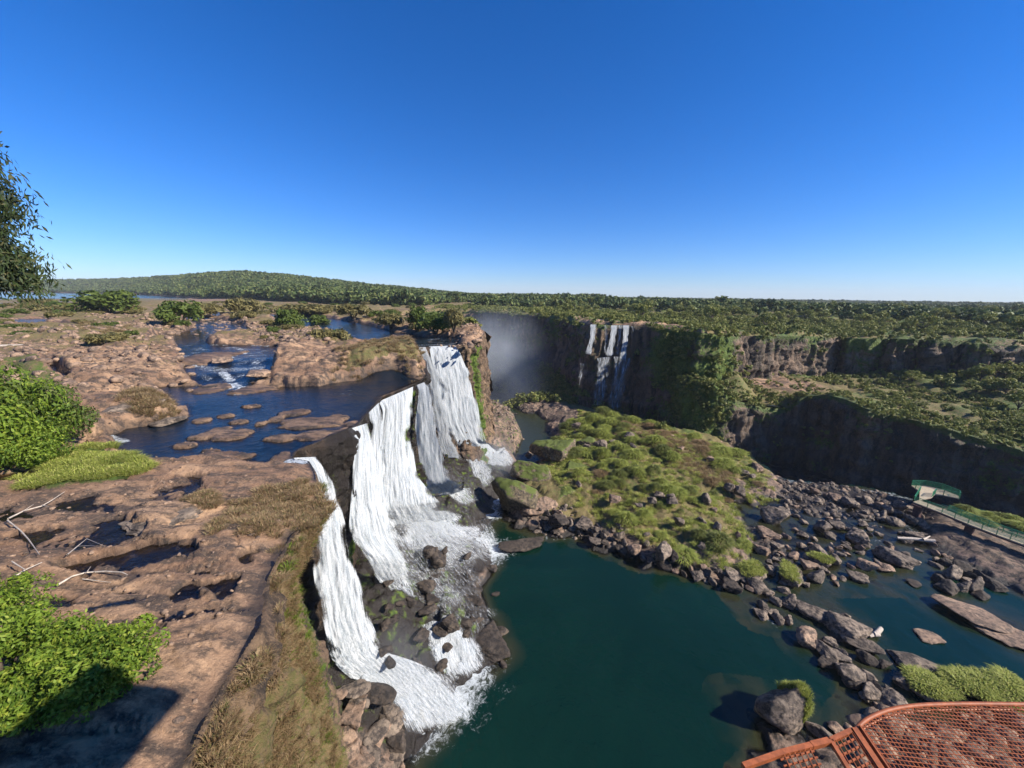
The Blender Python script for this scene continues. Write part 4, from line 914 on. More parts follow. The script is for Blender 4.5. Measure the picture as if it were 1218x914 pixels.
# ------------------------------------------------------------------ grass
dg=[tussock(60,.5,.34,.014,s,1.0) for s in range(4)]
def grass_patch(name,lab,polys,z,n,scr,seed,mat,hf=hland,temps=None):
    r=np.random.default_rng(seed);P_=[]
    for q in polys:
        pl=np.array(pp(q,z));x=r.uniform(pl[:,0].min(),pl[:,0].max(),n);y=r.uniform(pl[:,1].min(),pl[:,1].max(),n)
        nn=fbm(x/1.5,y/1.5,o=3,seed=seed);ok=(sdf(pl,x,y)+nn*1.>0)&(nn>-.55);x,y=x[ok],y[ok];h=hf(x,y)[0];P_.append(np.stack([x,y,h-.03],1))
    q=np.concatenate(P_);V,Fc,var=scatter(temps or dg,q,r.uniform(*scr,len(q)),seed);return tag(link(name,foliage_mesh(name,V,Fc,var,mat)),lab,'grass',kind='stuff')
grass_patch('green_grass','bright green grass below the big left bush',[[(30,575),(60,545),(110,528),(165,542),(176,556),(130,568),(60,578)]],31.8,1700,(.7,1.5),1,MAT['tuss'])
grass_patch('dry_grass','dry straw coloured grass on the slab beside the nearest waterfall',[[(262,640),(270,600),(320,582),(376,570),(388,600),(378,622),(345,640),(320,665),(300,655)],[(225,590),(262,590),(262,606),(230,606)]],31.4,560,(.5,1.1),2,MAT['dry'])
grass_patch('dry_grass','tawny grass on the blocky outcrop left of the river pool',[[(150,466),(198,470),(207,487),(195,496),(160,488)],[(400,452),(400,430),(440,418),(500,418),(502,440),(440,450)],[(100,395),(160,398),(150,412),(100,410)]],32.5,800,(.9,1.8),3,MAT['dry'])
# grass on the cliff face
def face_grass(y0,y1,zlo,n,seed,name,lab,mat,sc=(.7,1.6),keep=.6):
    r=np.random.default_rng(seed);p=resample([(*q,0) for q in rimA],.2);sel=np.where((p[:,1]>y0)&(p[:,1]<y1)&(np.arange(len(p))>60))[0]
    i=r.choice(sel,n);i=np.clip(i,1,len(p)-2);t=p[i+1,:2]-p[i-1,:2];t/=np.linalg.norm(t,axis=1)[:,None]+1e-9;nm=np.stack([t[:,1],-t[:,0]],1)
    z=zlo+(p[i,2]-zlo)*r.uniform(0,1,n);d=p[i,2]-z
    nn=fbm(p[i,1]/1.6,z/1.6,o=4,seed=seed+5);k=nn>-.5+(1-keep);i,z,d,nm=i[k],z[k],d[k],nm[k]
    g=sstep(34,31.5,p[i,1])*sstep(12,18,p[i,1]);off=(.02*d+.0016*d*d)*(1-g)+g*(-np.minimum(3.,.55*d)+.11*np.maximum(0,d-8))+.3+r.uniform(-.2,.35,len(d))
    q=np.stack([p[i,0]+nm[:,0]*off,p[i,1]+nm[:,1]*off,z-.1],1)
    V,Fc,var=scatter(dg,q,r.uniform(*sc,len(q)),seed);return tag(link(name,foliage_mesh(name,V,Fc,var,mat)),lab,'grass',kind='stuff')
face_grass(6,23.5,8,9500,31,'dry_grass','dry brown grass hanging over the steep rock face below the slab',MAT['dry'],(.4,1.0),.8)
face_grass(8,27,6,900,33,'green_grass','green tufts scattered on the dry grassy face',MAT['leafbright'],(.5,1.2),.25)
face_grass(23,29.5,3,700,35,'green_moss_grass','bright green moss and ferns on the wet rock beside the nearest waterfall',MAT['leafbright'],(.4,.9),.45)
# island tussocks, single objects
ts=[];tmat=MAT['tuss']
for s in range(8):
    V,Fc,var=dome(900,.62,.5+.06*s,.26,.020,s+200);ts.append(foliage_mesh('grass_tussock',V,Fc,var,tmat if s<6 else MAT['tuss2']))
for s in range(2):
    V,Fc,var=dome(900,.62,.4,.24,.016,s+230);ts.append(foliage_mesh('grass_tussock',V,Fc,var,MAT['dry']))
il=pp([(655,535),(668,505),(690,492),(750,500),(810,515),(860,530),(905,555),(925,578),(880,600),(900,635),(880,665),(862,672),(800,650),(760,640),(715,600),(668,575),(650,560)],3)
rg=np.random.default_rng(77);il_=np.array(il);pl=[];
for k in range(14000):
    x_=rg.uniform(il_[:,0].min(),il_[:,0].max());y_=rg.uniform(il_[:,1].min(),il_[:,1].max())
    if len(pl)>=298:break
    md=.85+.009*y_
    if any((x_-a)**2+(y_-b)**2<md*md for a,b in pl):continue
    pl.append((x_,y_))
a=np.array(pl);sd=sdf(il,a[:,0],a[:,1]);HH=hlow(a[:,0],a[:,1])[0];n_=fbm(a[:,0]/6,a[:,1]/6,o=3,seed=79)
a=a[(sd>0)&(HH>.3)];HH=hlow(a[:,0],a[:,1])[0]
dryz=[pp(q,4) for q in ([(740,505),(800,512),(850,535),(830,545),(760,525)],[(830,560),(890,556),(910,575),(860,585)],[(690,560),(720,565),(710,585)])]
for (x_,y_),z_ in zip(a,HH):
    isd=max(float(sdf(q,np.array([x_]),np.array([y_]))[0]) for q in dryz)>-.5
    o=link('grass_tussock',ts[8+rg.integers(2)] if isd else ts[rg.integers(8)],None,(x_,y_,z_-.15),rg.uniform(0,6.28));s=(.75+2.1*rg.uniform(0,1)**1.3)*(1 if y_<90 else 1.3);o.scale=(s,s*rg.uniform(.7,1),s*rg.uniform(.55,1.05))
    tag(o,*(('tawny dry grass tussock in the brown patches of the green island','grass tussock','dry tussocks on the island') if isd else ('yellow green grass tussock crowded among others on the green island','grass tussock','grass tussocks on the island')))
grass_patch('island_grass','yellow green grass filling the gaps between the tussocks of the island',[[(650,560),(668,505),(690,490),(750,500),(810,515),(860,530),(915,555),(930,578),(880,598),(900,635),(870,668),(800,655),(745,630),(690,600)]],3,3600,(1.1,2.2),91,MAT['tuss'],hlow)
grass_patch('dry_grass','purple brown dry grass patches on top of the green island',[[(700,505),(770,505),(800,520),(850,540),(880,560),(840,570),(790,545),(740,525)]],4,900,(1.3,2.6),92,MAT['dry'],hlow)
rg=np.random.default_rng(31);k=0
for px,py in [(rg.uniform(1142,1290),0) for _ in range(46)]:
    py=606+(px-1142)*.24+rg.uniform(-3,14);x_,y_,_=P(px,py,z=1.2);z_=hl(x_,y_)
    if z_<.2:continue
    s=rg.uniform(.8,2.2);o=link('grass_tussock',ts[rg.integers(8)],None,(x_,y_,z_-.1),rg.uniform(0,6));o.scale=(s,s,s*rg.uniform(.6,1.1));tag(o,'low green clump on the strip between the walkway and the dark gorge','grass tussock','green clumps behind the walkway')
# ------------------------------------------------------------------ boulders
def ico(n=4):
    bm=bmesh.new();bmesh.ops.create_icosphere(bm,subdivisions=n,radius=1)
    V=np.array([v.co[:] for v in bm.verts],np.float32);Fc=np.array([[v.index for v in f.verts] for f in bm.faces],np.int32);bm.free();return V,Fc
IV,IF=ico(5)
def rock(seed,nplanes=11,flat=.62,rough=.06,elong=1.3):
    r=np.random.default_rng(seed);nn=r.normal(size=(nplanes,3));nn/=np.linalg.norm(nn,axis=1)[:,None];d=r.uniform(.62,1.,nplanes)
    dt=IV@nn.T;q=np.where(dt>.05,d[None]/np.maximum(dt,.05),9);s=-np.log(np.exp(-q*14).sum(1))/14
    s=np.clip(s,.3,1.5)
    s=s*(1+rough*1.6*fbm(IV[:,0]*1.7+seed,IV[:,1]*1.7,IV[:,2]*1.7,o=3,seed=seed)+rough*.9*fbm(IV[:,0]*6,IV[:,1]*6+seed,IV[:,2]*6,o=4,seed=seed+1))
    V=IV*s[:,None];V[:,0]*=elong;V[:,2]*=flat;V/=max(V[:,0].max()-V[:,0].min(),V[:,1].max()-V[:,1].min())*.5
    return V
RK={}
def rockmesh(i,mat):
    k=(i,mat)
    if k not in RK: RK[k]=mesh('boulder',rock(300+i,8+i%6,.5+.09*(i%4),.05+.02*(i%3),1.05+.15*(i%4)),IF,[MAT[mat]],{},smooth=True)
    return RK[k]
def boulder(x_,y_,z_,s,lab,mat='boulder',i=None,sz=1.,rz=None,group=None,name='boulder',sink=.25,sy=1.):
    i=random.randrange(12) if i is None else i
    o=link(name,rockmesh(i,mat),None,(x_,y_,z_+s*sz*(.5-sink)),random.uniform(0,6.28) if rz is None else rz);o.scale=(s,s*sy,s*sz);tag(o,lab,'boulder' if name=='boulder' else 'rock',group);return o
def pxb(px,py,w,lab,mat='boulder',z=0,h=None,**k):
    "boulder whose waterline centre is at the photo position; w in photo pixels"
    x_,y_,_=P(px,py,z=z);dist=math.sqrt(x_*x_+y_*y_+(CH-z)**2)
    cosax=(1/math.sqrt(1+((px-609)/F)**2+((py-457)/F)**2));s=w/F*dist*cosax*.5
    if h is not None:k['sz']=h
    return boulder(x_,y_,z,s,lab,mat,**k)
def cap_grass(o,n,s,lab,lo=.45,side=lambda V:V[:,2]>-9):
    "grass cap part on top of a boulder"
    r=np.random.default_rng(n);me=o.data;V=np.zeros(len(me.vertices)*3,np.float32);me.vertices.foreach_get('co',V);V=V.reshape(-1,3)
    top=np.where((V[:,2]>V[:,2].max()*lo)&side(V))[0];q=V[r.choice(top,n)];q=q+0
    Vg,Fg,var=scatter([tussock(40,.24,.22,.010,5,1.)],q,r.uniform(.6,1.3,n)*s,4)
    g=link('grass_cap',foliage_mesh('grass_cap',Vg,Fg,var,MAT['tuss']),o);g['label']=lab;return g
b=pxb(934,862,62,'tall dark boulder with grass along its right side standing alone in the green pool',h=2.3,i=3,rz=0);cap_grass(b,110,.62,'green grass cap',-.1,lambda V:(V[:,0]+.45*V[:,1]>.38)&(V[:,0]+.45*V[:,1]<.9)&(V[:,2]>V[:,0]*-1+.2))
pxb(975,872,26,'small grey boulder beside the tall grass-topped one',i=1);pxb(995,868,22,'pale small boulder next to the orange grating',i=5,mat='bouldertan')
pxb(976,734,46,'long grey boulder at the head of the rock ridge in the channel',i=2,h=.8,rz=-.5,sy=.6)
pxb(961,764,30,'pale squarish boulder standing in the green water left of the ridge',i=6,h=1.1,mat='bouldertan')
pxb(1005,752,52,'big jointed dark boulder on the ridge in the channel',i=4,h=.8,rz=-.7,sy=.7);pxb(1030,772,40,'wedge shaped dark boulder lower on the channel ridge',i=7,h=.8,rz=-.6)
pxb(990,782,30,'grey boulder at the left foot of the ridge',i=8);pxb(1012,808,34,'upright dark block in the middle of the ridge',i=9,h=1.3)
pxb(1086,790,52,'broad slab-topped dark boulder behind the grassy ones',i=10,h=.6,rz=-.4)
pxb(1062,836,34,'round dark boulder touching the ridge foot',i=0);pxb(1036,826,32,'dark boulder between the upright block and the round one',i=11)
pxb(1104,760,28,'reddish low rock barely above the green water',mat='bouldertan',h=.3,i=2)
for px,py,w,lab in [(1108,822,54,'grass covered boulder right of the ridge foot'),(1148,818,58,'larger boulder shaggy with grass near the orange grating'),(1188,828,62,'long grass covered boulder at the right edge above the grating')]:
    b=pxb(px,py,w,lab,h=.7);cap_grass(b,260,1.1,'shaggy grass cap')
pxb(1150,730,62,'wide flat brown rock in the right hand channel',mat='bouldertan',h=.35,i=6,rz=-.5);pxb(1196,752,58,'flat reddish rock joined to the wide brown one at the right edge',mat='bouldertan',h=.3,i=2,rz=-.6)
pxb(1063,668,46,'long dark boulder lying in the water below the bleached trunk',h=.75,i=4,rz=-.9,sy=.5)
pxb(1088,694,18,'little dark rock alone in the blue channel',i=5,h=.5,mat='boulderdark')
for px,py,w,lab in [(888,684,40,'dark boulder tufted with grass at the foot of the island'),(936,688,38,'boulder with a bright grass tuft right of the island foot'),(973,668,30,'small grass-tufted boulder amid the boulder field')]:
    b=pxb(px,py,w,lab,h=.9);cap_grass(b,90,.9,'grass tuft')
pxb(660,548,54,'big rounded tan boulder at the left end of the island',mat='bouldermoss',z=1.2,h=1.6,i=8)
pxb(630,572,48,'moss topped boulder at the edge of the falls basin',mat='bouldermoss',z=.3,h=1.5,i=3)
pxb(612,606,58,'large mossy boulder with dark wet sides beside the falls basin',mat='bouldermoss',z=0,h=1.7,i=6)
pxb(645,612,46,'brown boulder behind the large mossy one',mat='bouldertan',z=.2,i=7,h=1.3)
pxb(626,648,62,'low dark rock pointing into the pool below the mossy boulders',mat='boulderdark',h=.4,i=2,rz=.35,sy=.45)
pxb(572,566,42,'dark wet boulder splitting the foot of the far waterfall',mat='boulderdark',h=1.3,i=9)
pxb(700,530,26,'grassy round boulder high on the island',mat='bouldermoss',z=3);pxb(685,560,30,'mossy round boulder on the left side of the island',mat='bouldermoss',z=2.2);pxb(672,590,30,'mossy boulder above the dark island shore',mat='bouldermoss',z=1.5)
pxb(799,597,20,'brown boulder poking through the grass at the top of the island',z=4)
pxb(720,505,18,'round tan boulder on the skyline of the island',mat='bouldermoss',z=4,h=1.1)
# wet rocks under the falls
wr=random.Random(12)
for k in range(46):
    px,py=wr.uniform(455,600),wr.uniform(655,800)
    if (px-609)*.9+ (py-790)>10: continue
    z_=max(0,hl(*P(px,py,z=2)[:2]));o=pxb(px,py,wr.uniform(10,26),'dark wet rock among the white runoff at the foot of the middle falls',mat='boulderdark',z=z_,h=wr.uniform(.5,1.1),group='wet rocks below the falls')
pxb(583,770,52,'dark reddish rock jutting into the pool below the falls',mat='boulderdark',h=.7,i=4,rz=.8);pxb(520,672,48,'largest dark rock between the two white runoffs, mossy on its right side',mat='boulderdark',z=3.5,h=1.1,i=1);pxb(556,700,40,'flat black rock beside the foam in the pool',mat='boulderdark',z=.3,h=.5,i=2)
for k in range(34):
    px=wr.uniform(392,505);py=wr.uniform(820,925)
    if px>440+ (py-800)*.55: continue
    x_,y_,_=P(px,py,z=2.5);z_=hl(x_,y_);pxb(px,py,wr.uniform(20,44),'angular brown rock in the pile left of the nearest fall foot',mat=wr.choice(['bouldertan','boulder','boulderdark']),z=max(0,z_),h=wr.uniform(.6,1.),group='rock pile at the cliff foot')
# island shore and boulder field
ISL=1
def field(poly,n,wr_,lab,grp,mats,seed,zf=hl,hs=(.9,1.7)):
    r=random.Random(seed);ax=[p[0] for p in poly];ay=[p[1] for p in poly];c=0;pos=[]
    P2=[(a,-b) for a,b in poly];g=0
    while c<n and g<n*60:
        g+=1;px,py=r.uniform(min(ax),max(ax)),r.uniform(min(ay),max(ay))
        if float(sdf(poly,np.array([px]),np.array([py]))[0])<0: continue
        w=wr_[0]+(wr_[1]-wr_[0])*r.random()**2
        if any(abs(px-a)<(w+q)*.33 and abs(py-b)<(w+q)*.22 for a,b,q in pos): continue
        x_,y_,_=P(px,py,z=.3);z_=max(-.1,zf(x_,y_));pxb(px,py,w,lab,mat=r.choice(mats),z=z_,h=r.uniform(*hs),group=grp);pos.append((px,py,w));c+=1
field([(640,605),(700,625),(760,650),(800,662),(868,684),(905,700),(880,705),(800,680),(750,662),(700,642),(650,632)],48,(10,30),'dark rock along the foot of the green island','rocks along the island foot',['boulder','boulderdark','boulder','bouldertan'],1)
field([(905,640),(920,590),(960,578),(1060,592),(1100,625),(1085,655),(1040,690),(960,700),(900,690)],92,(8,27),'grey boulder in the shallow boulder field between island and walkway','boulders of the shallow field',['boulder','boulder','bouldertan'],2)
field([(665,530),(690,500),(760,505),(850,530),(905,560),(880,610),(890,650),(850,660),(760,635),(690,590)],34,(10,24),'brown grey rock showing between the tussocks on the island','rocks among the tussocks',['boulder','bouldertan'],9,hs=(1.2,2.))
field([(895,700),(935,705),(950,735),(930,748),(905,735)],10,(14,30),'grey boulder in the water off the tip of the island','boulders off the island tip',['boulder'],3)
field([(985,735),(1010,735),(1045,775),(1075,815),(1065,842),(1030,835),(985,795),(972,785)],22,(14,30),'grey boulder in the crowded ridge crossing the channel','boulders of the channel ridge',['boulder','boulderdark','boulder'],4)
field([(1110,668),(1150,675),(1185,700),(1170,712),(1115,702)],17,(12,28),'dark boulder at the edge of the sandy bank below the walkway','boulders below the sandy bank',['boulder','boulderdark'],5)
field([(1030,600),(1090,608),(1120,650),(1180,690),(1150,690),(1080,650)],26,(8,20),'small grey boulder on the slope beside the bleached trunk','boulders near the bleached trunk',['boulder','bouldertan'],6)
# small rubble as stuff
def rubble(polys,n,sr,mat,seed,lab,z=.3,hf=hlow,zmin=-.2):
    r=np.random.default_rng(seed);P_=[]
    lo,lf=ico(2);T=[]
    for s in range(6):
        nn=r.normal(size=(9,3));nn/=np.linalg.norm(nn,axis=1)[:,None];d=r.uniform(.6,1.,9);dt=lo@nn.T;q=np.where(dt>.05,d[None]/np.maximum(dt,.05),9).min(1)
        V=lo*np.clip(q,.4,1.4)[:,None];V[:,2]*=.65;T.append((V,lf))
    for q in polys:
        pl=np.array(pp(q,z));x=r.uniform(pl[:,0].min(),pl[:,0].max(),n);y=r.uniform(pl[:,1].min(),pl[:,1].max(),n);ok=(sdf(pl,x,y)>0);x,y=x[ok],y[ok];h=hf(x,y)[0];ok=h>zmin;P_.append(np.stack([x,y,h],1)[ok])
    q=np.concatenate(P_);s=sr[0]+(sr[1]-sr[0])*r.uniform(0,1,len(q))**3
    Vs=[];Fs=[];o=0;w=r.integers(0,6,len(q));ro=r.uniform(0,6.28,len(q))
    for k,(V,f) in enumerate(T):
        ii=np.where(w==k)[0];c,sn=np.cos(ro[ii])[:,None],np.sin(ro[ii])[:,None];ss=s[ii][:,None]
        x=(V[None,:,0]*c-V[None,:,1]*sn*.75)*ss+q[ii,0][:,None];y=(V[None,:,0]*sn+V[None,:,1]*c*.75)*ss+q[ii,1][:,None];zz=V[None,:,2]*ss+q[ii,2][:,None]
        Vs.append(np.stack([x,y,zz],-1).reshape(-1,3));Fs.append((f[None]+(np.arange(len(ii))*len(V))[:,None,None]).reshape(-1,3)+o);o+=len(ii)*len(V)
    return tag(link('rock_rubble',mesh('rubble',np.concatenate(Vs),np.concatenate(Fs),[MAT[mat]],{},smooth=False)),lab,'rubble',kind='stuff')
rubble([[(880,640),(920,580),(960,568),(1090,590),(1130,640),(1190,690),(1170,712),(1060,690),(960,705),(890,700)]],600,(.12,.5),'boulder',1,'loose grey rubble filling the shallow boulder field',zmin=-.9)
rubble([[(925,570),(980,566),(1060,582),(1100,598),(1130,612),(1070,625),(1000,630),(930,610)]],900,(.2,.9),'boulder',11,'pale and dark rubble along the lip of the deep gorge',zmin=-1)
rubble([[(0,600),(120,575),(300,560),(340,600),(310,690),(255,820),(215,900),(120,760),(0,740)],[(150,470),(330,550),(180,560),(60,580)]],1500,(.02,.16),'bouldertan',21,'small loose stones strewn over the brown slab',z=31.7,hf=lambda x,y:hland(x,y),zmin=30)
rubble([[(600,560),(640,600),(700,620),(760,645),(868,680),(905,700),(880,705),(800,680),(750,662),(700,642),(620,632)],[(575,470),(640,475),(655,500),(610,545),(580,500)]],1500,(.15,.8),'boulder',2,'dark rubble along the island shore',zmin=-.5)
rubble([[(1040,835),(1218,835),(1290,914),(1200,1000),(980,1000),(1000,870)]],1200,(.2,1.3),'bouldertan',3,'brown rubble on the bank seen through the orange grating',zmin=-1)
rubble([[(0,395),(200,400),(240,445),(200,468),(100,462),(0,450)],[(290,395),(330,420),(400,420),(380,396)],[(100,380),(300,385),(320,400),(120,400)]],2600,(.15,1.0),'bouldertan',4,'scattered blocks on the brown rock plateau above the river pool',z=33,hf=lambda x,y:hland(x,y),zmin=30)
rubble([[(500,405),(560,385),(575,395),(572,410),(548,410)]],500,(.15,.9),'bouldertan',5,'broken rock on the headland above the far falls',z=34.5,hf=lambda x,y:hland(x,y),zmin=30)
# notable plateau rocks
for px,py,w,z,lab,mt,hh in [(165,492,62,31.8,'blocky dark outcrop at the left shore of the river pool','boulder',.5),(203,503,40,31.,'smooth grey boulder at the water edge of the river pool','boulder',.5),(262,431,28,32.6,'rounded brown rock splitting the small rapids','bouldertan',.6),(308,447,36,31.8,'pale rock right of the white rapids','bouldertan',.5),(190,552,34,31.2,'flat grey rock on the near shore of the river pool','boulder',.3),(200,620,78,31.5,'dark smooth rock hump beside the tidepool on the slab','boulder',.3),(252,462,24,31.1,'low dark rock below the rapids','boulderdark',.4),(120,478,40,32.3,'dark block behind the blocky outcrop','boulderdark',.5)]:
    pxb(px,py,w,lab,mat=mt,z=z,h=hh)
# ------------------------------------------------------------------ dead wood
def wood(name,lab,pts3,rad,cat='dead branch',seg=7):
    ps=[tube(p,r_,seg,.1,random.Random(1)) for p,r_ in zip(pts3,rad)];V,Fc=merge(ps);return tag(link(name,mesh(name,V,Fc,[MAT['deadwood']])),lab,cat)
def W3(l,dz=.0,low=False):
    o=[]
    for px,py in l:
        z=.5 if low else 31.9
        for _ in range(2):
            x_,y_,_z=P(px,py,z=z);z=(max(0,hl(x_,y_)) if low else hu(x_,y_))+dz
        o.append(P(px,py,z=z))
    return o
wood('dead_branch','bare forked branch reaching out of the dark hollow at the left edge',[W3([(10,617),(28,608),(50,602),(62,595),(77,585)],.35),W3([(50,601),(58,603)],.4),W3([(28,608),(40,600)],.5),W3([(9,619),(25,632),(34,642),(47,660)],.3)],[[.05,.04,.035,.025,.012],[.02,.008],[.02,.008],[.04,.035,.03,.012]])
wood('dead_branch','long bleached branch lying across the pools of the slab',[W3([(67,697),(85,686),(103,681),(125,680),(145,681),(152,684)],.25),W3([(103,681),(108,674)],.35),W3([(98,689),(115,691),(132,693)],.15)],[[.045,.04,.04,.035,.03,.012],[.02,.008],[.025,.02,.01]])
wood('dead_branch','short bleached branch on the pink rock below the forked one',[W3([(14,688),(30,678),(50,669)],.2),W3([(14,668),(30,678)],.3)],[[.045,.035,.015],[.03,.02]])
wood('dead_branch','thin twig standing in the largest pool of the slab',[W3([(80,660),(92,650),(103,641)],.3),W3([(92,650),(112,649)],.3),W3([(103,641),(125,650)],.3)],[[.03,.022,.008],[.015,.006],[.015,.006]])
wood('fallen_trunk','pale fallen trunk lying on the rocks at the left edge',[W3([(-20,413),(10,412),(38,411)],.3)],[[.38,.34,.25]],'fallen trunk',9)
wood('fallen_trunk','white bleached trunk lying among the boulders below the walkway',[W3([(1067,640),(1085,641),(1104,643),(1112,644)],.7,True),W3([(1098,642),(1106,638)],1.,True)],[[.22,.28,.36,.4],[.2,.1]],'fallen trunk',9)
wood('driftwood','pale driftwood stump standing in the green channel behind the ridge',[W3([(1034,757),(1042,754),(1048,748)],.3,True),W3([(1040,755),(1047,756)],.4,True)],[[.18,.35,.3],[.3,.15]],'driftwood',8)
# ------------------------------------------------------------------ green railed walkway
wk=tag(empty('footbridge',(0,0,0)),'green railed walkway on dark piers above the sandy bank at the right','footbridge')
ZD=3.6
def G(px,py,z=ZD): return Vector(P(px,py,z=z))
front=[G(1086,597),G(1120,610),G(1151,623),G(1185,636),G(1218,648),G(1290,676)]
tip=[G(1082,577),G(1095,584),G(1086,597)]
d0=(front[-1]-front[0]).normalized();nb=Vector((-d0.y,d0.x,0));
if nb.y<0: nb=-nb
def slab(name,poly,z0,z1,mat,parent):
    bm=bmesh.new();a=[bm.verts.new((p[0],p[1],z1)) for p in poly];f=bm.faces.new(a);bm.normal_update()
    if f.normal.z<0:f.normal_flip()
    r=bmesh.ops.extrude_face_region(bm,geom=[f]);vs=[v for v in r['geom'] if isinstance(v,bmesh.types.BMVert)]
    for v in vs:v.co.z=z0
    bmesh.ops.recalc_face_normals(bm,faces=bm.faces);return bmobj(name,bm,mat,parent)
pw=2.2
path=front+[p+nb*pw for p in reversed(front)]
slab('deck',path,ZD-.22,ZD,MAT['deck'],wk)
lob=[G(1086,597)+nb*(pw+.01),G(1094,584.5),G(1084,577.5),G(1100,578),G(1120,582),G(1140,590),G(1141,593),G(1122,589),G(1112,588),G(1108,592)]
lob=[Vector((p.x,p.y,ZD)) for p in lob]
slab('deck',lob,ZD-.22,ZD+.004,MAT['deck'],wk)
bm=bmesh.new()
for a,b in zip(front[:-1],front[1:]): add_bar(bm,a+Vector((0,0,-.35))+nb*.15,b+Vector((0,0,-.35))+nb*.15,.2,.3);add_bar(bm,a+Vector((0,0,-.35))+nb*(pw-.15),b+Vector((0,0,-.35))+nb*(pw-.15),.2,.3)
bmobj('girder',bm,MAT['pier'],wk)
for px,py in ((1090,600),(1151.5,624),(1232,654)):
    p=G(px,py)+nb*pw*.5;bm=bmesh.new();add_box(bm,(p.x,p.y,(ZD-.5-1.5)/2),(1.1,.8,ZD-.5+1.5),math.atan2(d0.y,d0.x));add_box(bm,(p.x,p.y,ZD-.42),(1.5,2.2,.24),math.atan2(d0.y,d0.x));bmobj('pier',bm,MAT['pier'],wk)
def railing(pts):
    bm=bmesh.new();bw=bmesh.new();n=0
    for a,b in zip(pts[:-1],pts[1:]):
        L=(b-a).length;k=max(1,round(L/1.8))
        for i in range(k):
            p=a.lerp(b,i/k);q=a.lerp(b,(i+1)/k);bp_=bmesh.new();add_bar(bp_,p+Vector((0,0,-.1)),p+Vector((0,0,1.25)),.09);bmobj('post',bp_,MAT['green'],wk)
            for z in (.12,.4,.68,.95): add_bar(bw,p+Vector((0,0,z)),q+Vector((0,0,z)),.035)
            m=max(2,int((q-p).length/.14))
            for j in range(m): 
                w=p.lerp(q,j/m);add_bar(bw,w+Vector((0,0,.1)),w+Vector((0,0,1.15)),.022)
        add_bar(bm,a+Vector((0,0,1.25)),b+Vector((0,0,1.25)),.10)
    bmobj('handrail',bm,MAT['green'],wk);bmobj('railing_mesh',bw,MAT['greenwire'],wk)
railing([p+nb*.06 for p in front]);railing([p+nb*(pw-.06) for p in front[1:]])
railing([front[0]+nb*.06]+[lob[1],lob[2],lob[3],lob[4],lob[5],lob[6]]);railing([lob[6],lob[7],lob[8],lob[9]])
# ------------------------------------------------------------------ orange grating under the viewpoint
gt=tag(empty('grating_platform',(0,0,0)),'orange rusty wire grating platform with a curved rim in the bottom right corner','platform')
ZG=37.2
def Q(px,py,z=ZG):
    v=P(px,py,z=z);return Vector(v)
rimg=[(1016,870),(1028,858),(1045,849),(1065,843),(1090,839.5),(1120,838),(1160,837.5),(1218,838),(1300,840),(1420,850)]
poly=[Q(a,b) for a,b in rimg]+[Q(1420,1010),Q(1160,1010)]
p2=[(p.x,p.y) for p in poly]
from mathutils import geometry
def smooth_path(pts,n=8):
    o=[]
    for i in range(len(pts)-1):
        p0=pts[max(i-1,0)];p1=pts[i];p2=pts[i+1];p3=pts[min(i+2,len(pts)-1)]
        for k in range(n):
            t=k/n;o.append(.5*((2*p1)+(p2-p0)*t+(2*p0-5*p1+4*p2-p3)*t*t+(3*p1-p0-3*p2+p3)*t**3))
    o.append(pts[-1]);return o
sp_=smooth_path(poly[:10]);V,Fc=tube(sp_,[.038]*len(sp_),10);link('rim_tube',mesh('rim_tube',V,Fc,[MAT['orange']]),gt)
bm=bmesh.new()
for a,b in zip(poly[:9],poly[1:10]):
    add_bar(bm,a+Vector((-.05,-.09,-.02)),b+Vector((-.05,-.09,-.02)),0,r=.016,seg=6)
    L=(b-a).length;k=max(1,int(L/.09))
    for i in range(k):
        p=a.lerp(b,i/k);add_bar(bm,p,p+Vector((-.05,-.09,-.02)),.012)
bmobj('rim_lacing',bm,MAT['orange'],gt)
def wires(poly2,ang,sp,w,z):
    "clip parallel lines to a polygon"
    d=Vector((math.cos(ang),math.sin(ang)));n=Vector((-d.y,d.x));pr=[Vector(p).dot(n) for p in poly2];bm=bmesh.new();t=min(pr)+sp
    while t<max(pr):
        xs=[]
        for i in range(len(poly2)):
            a,b=Vector(poly2[i]),Vector(poly2[(i+1)%len(poly2)]);da,db=a.dot(n)-t,b.dot(n)-t
            if (da<0)!=(db<0): q=a.lerp(b,da/(da-db));xs.append(q.dot(d))
        xs.sort()
        for i in range(0,len(xs)-1,2):
            p=n*t+d*xs[i];q=n*t+d*xs[i+1];add_bar(bm,(p.x,p.y,z),(q.x,q.y,z),w)
        t+=sp
    return bm
ea=Q(1028,872);eb=Q(1085,960);ang=math.atan2(eb.y-ea.y,eb.x-ea.x)
bmobj('wire_mesh',wires(p2,ang+.06,.072,.0115,ZG-.006),MAT['orange'],gt);bmobj('wire_mesh',wires(p2,ang+math.pi/2+.06,.072,.0115,ZG+.006),MAT['orange'],gt)
bm=bmesh.new();add_bar(bm,Q(1016,868),Q(1110,1010),.10,.10);add_bar(bm,Q(1022,866),Q(1118,1008),.03,.14);bmobj('beam',bm,MAT['orange'],gt)
pb=[Q(988,881),Q(1014,869),Q(1108,1010),Q(1068,1012)];q2=[(p.x,p.y) for p in pb]
bm=bmesh.new()
for a,b in ((pb[0],pb[1]),(pb[1],pb[2]),(pb[3],pb[0])): add_bar(bm,a,b,.07,.07)
bmobj('panel_frame',bm,MAT['orange'],gt)
e0=(pb[1]-pb[0]);bmobj('panel_bars',wires(q2,math.atan2(e0.y,e0.x),.11,.028,ZG),MAT['orange'],gt);bmobj('panel_wires',wires(q2,ang,.09,.010,ZG+.02),MAT['orange'],gt)
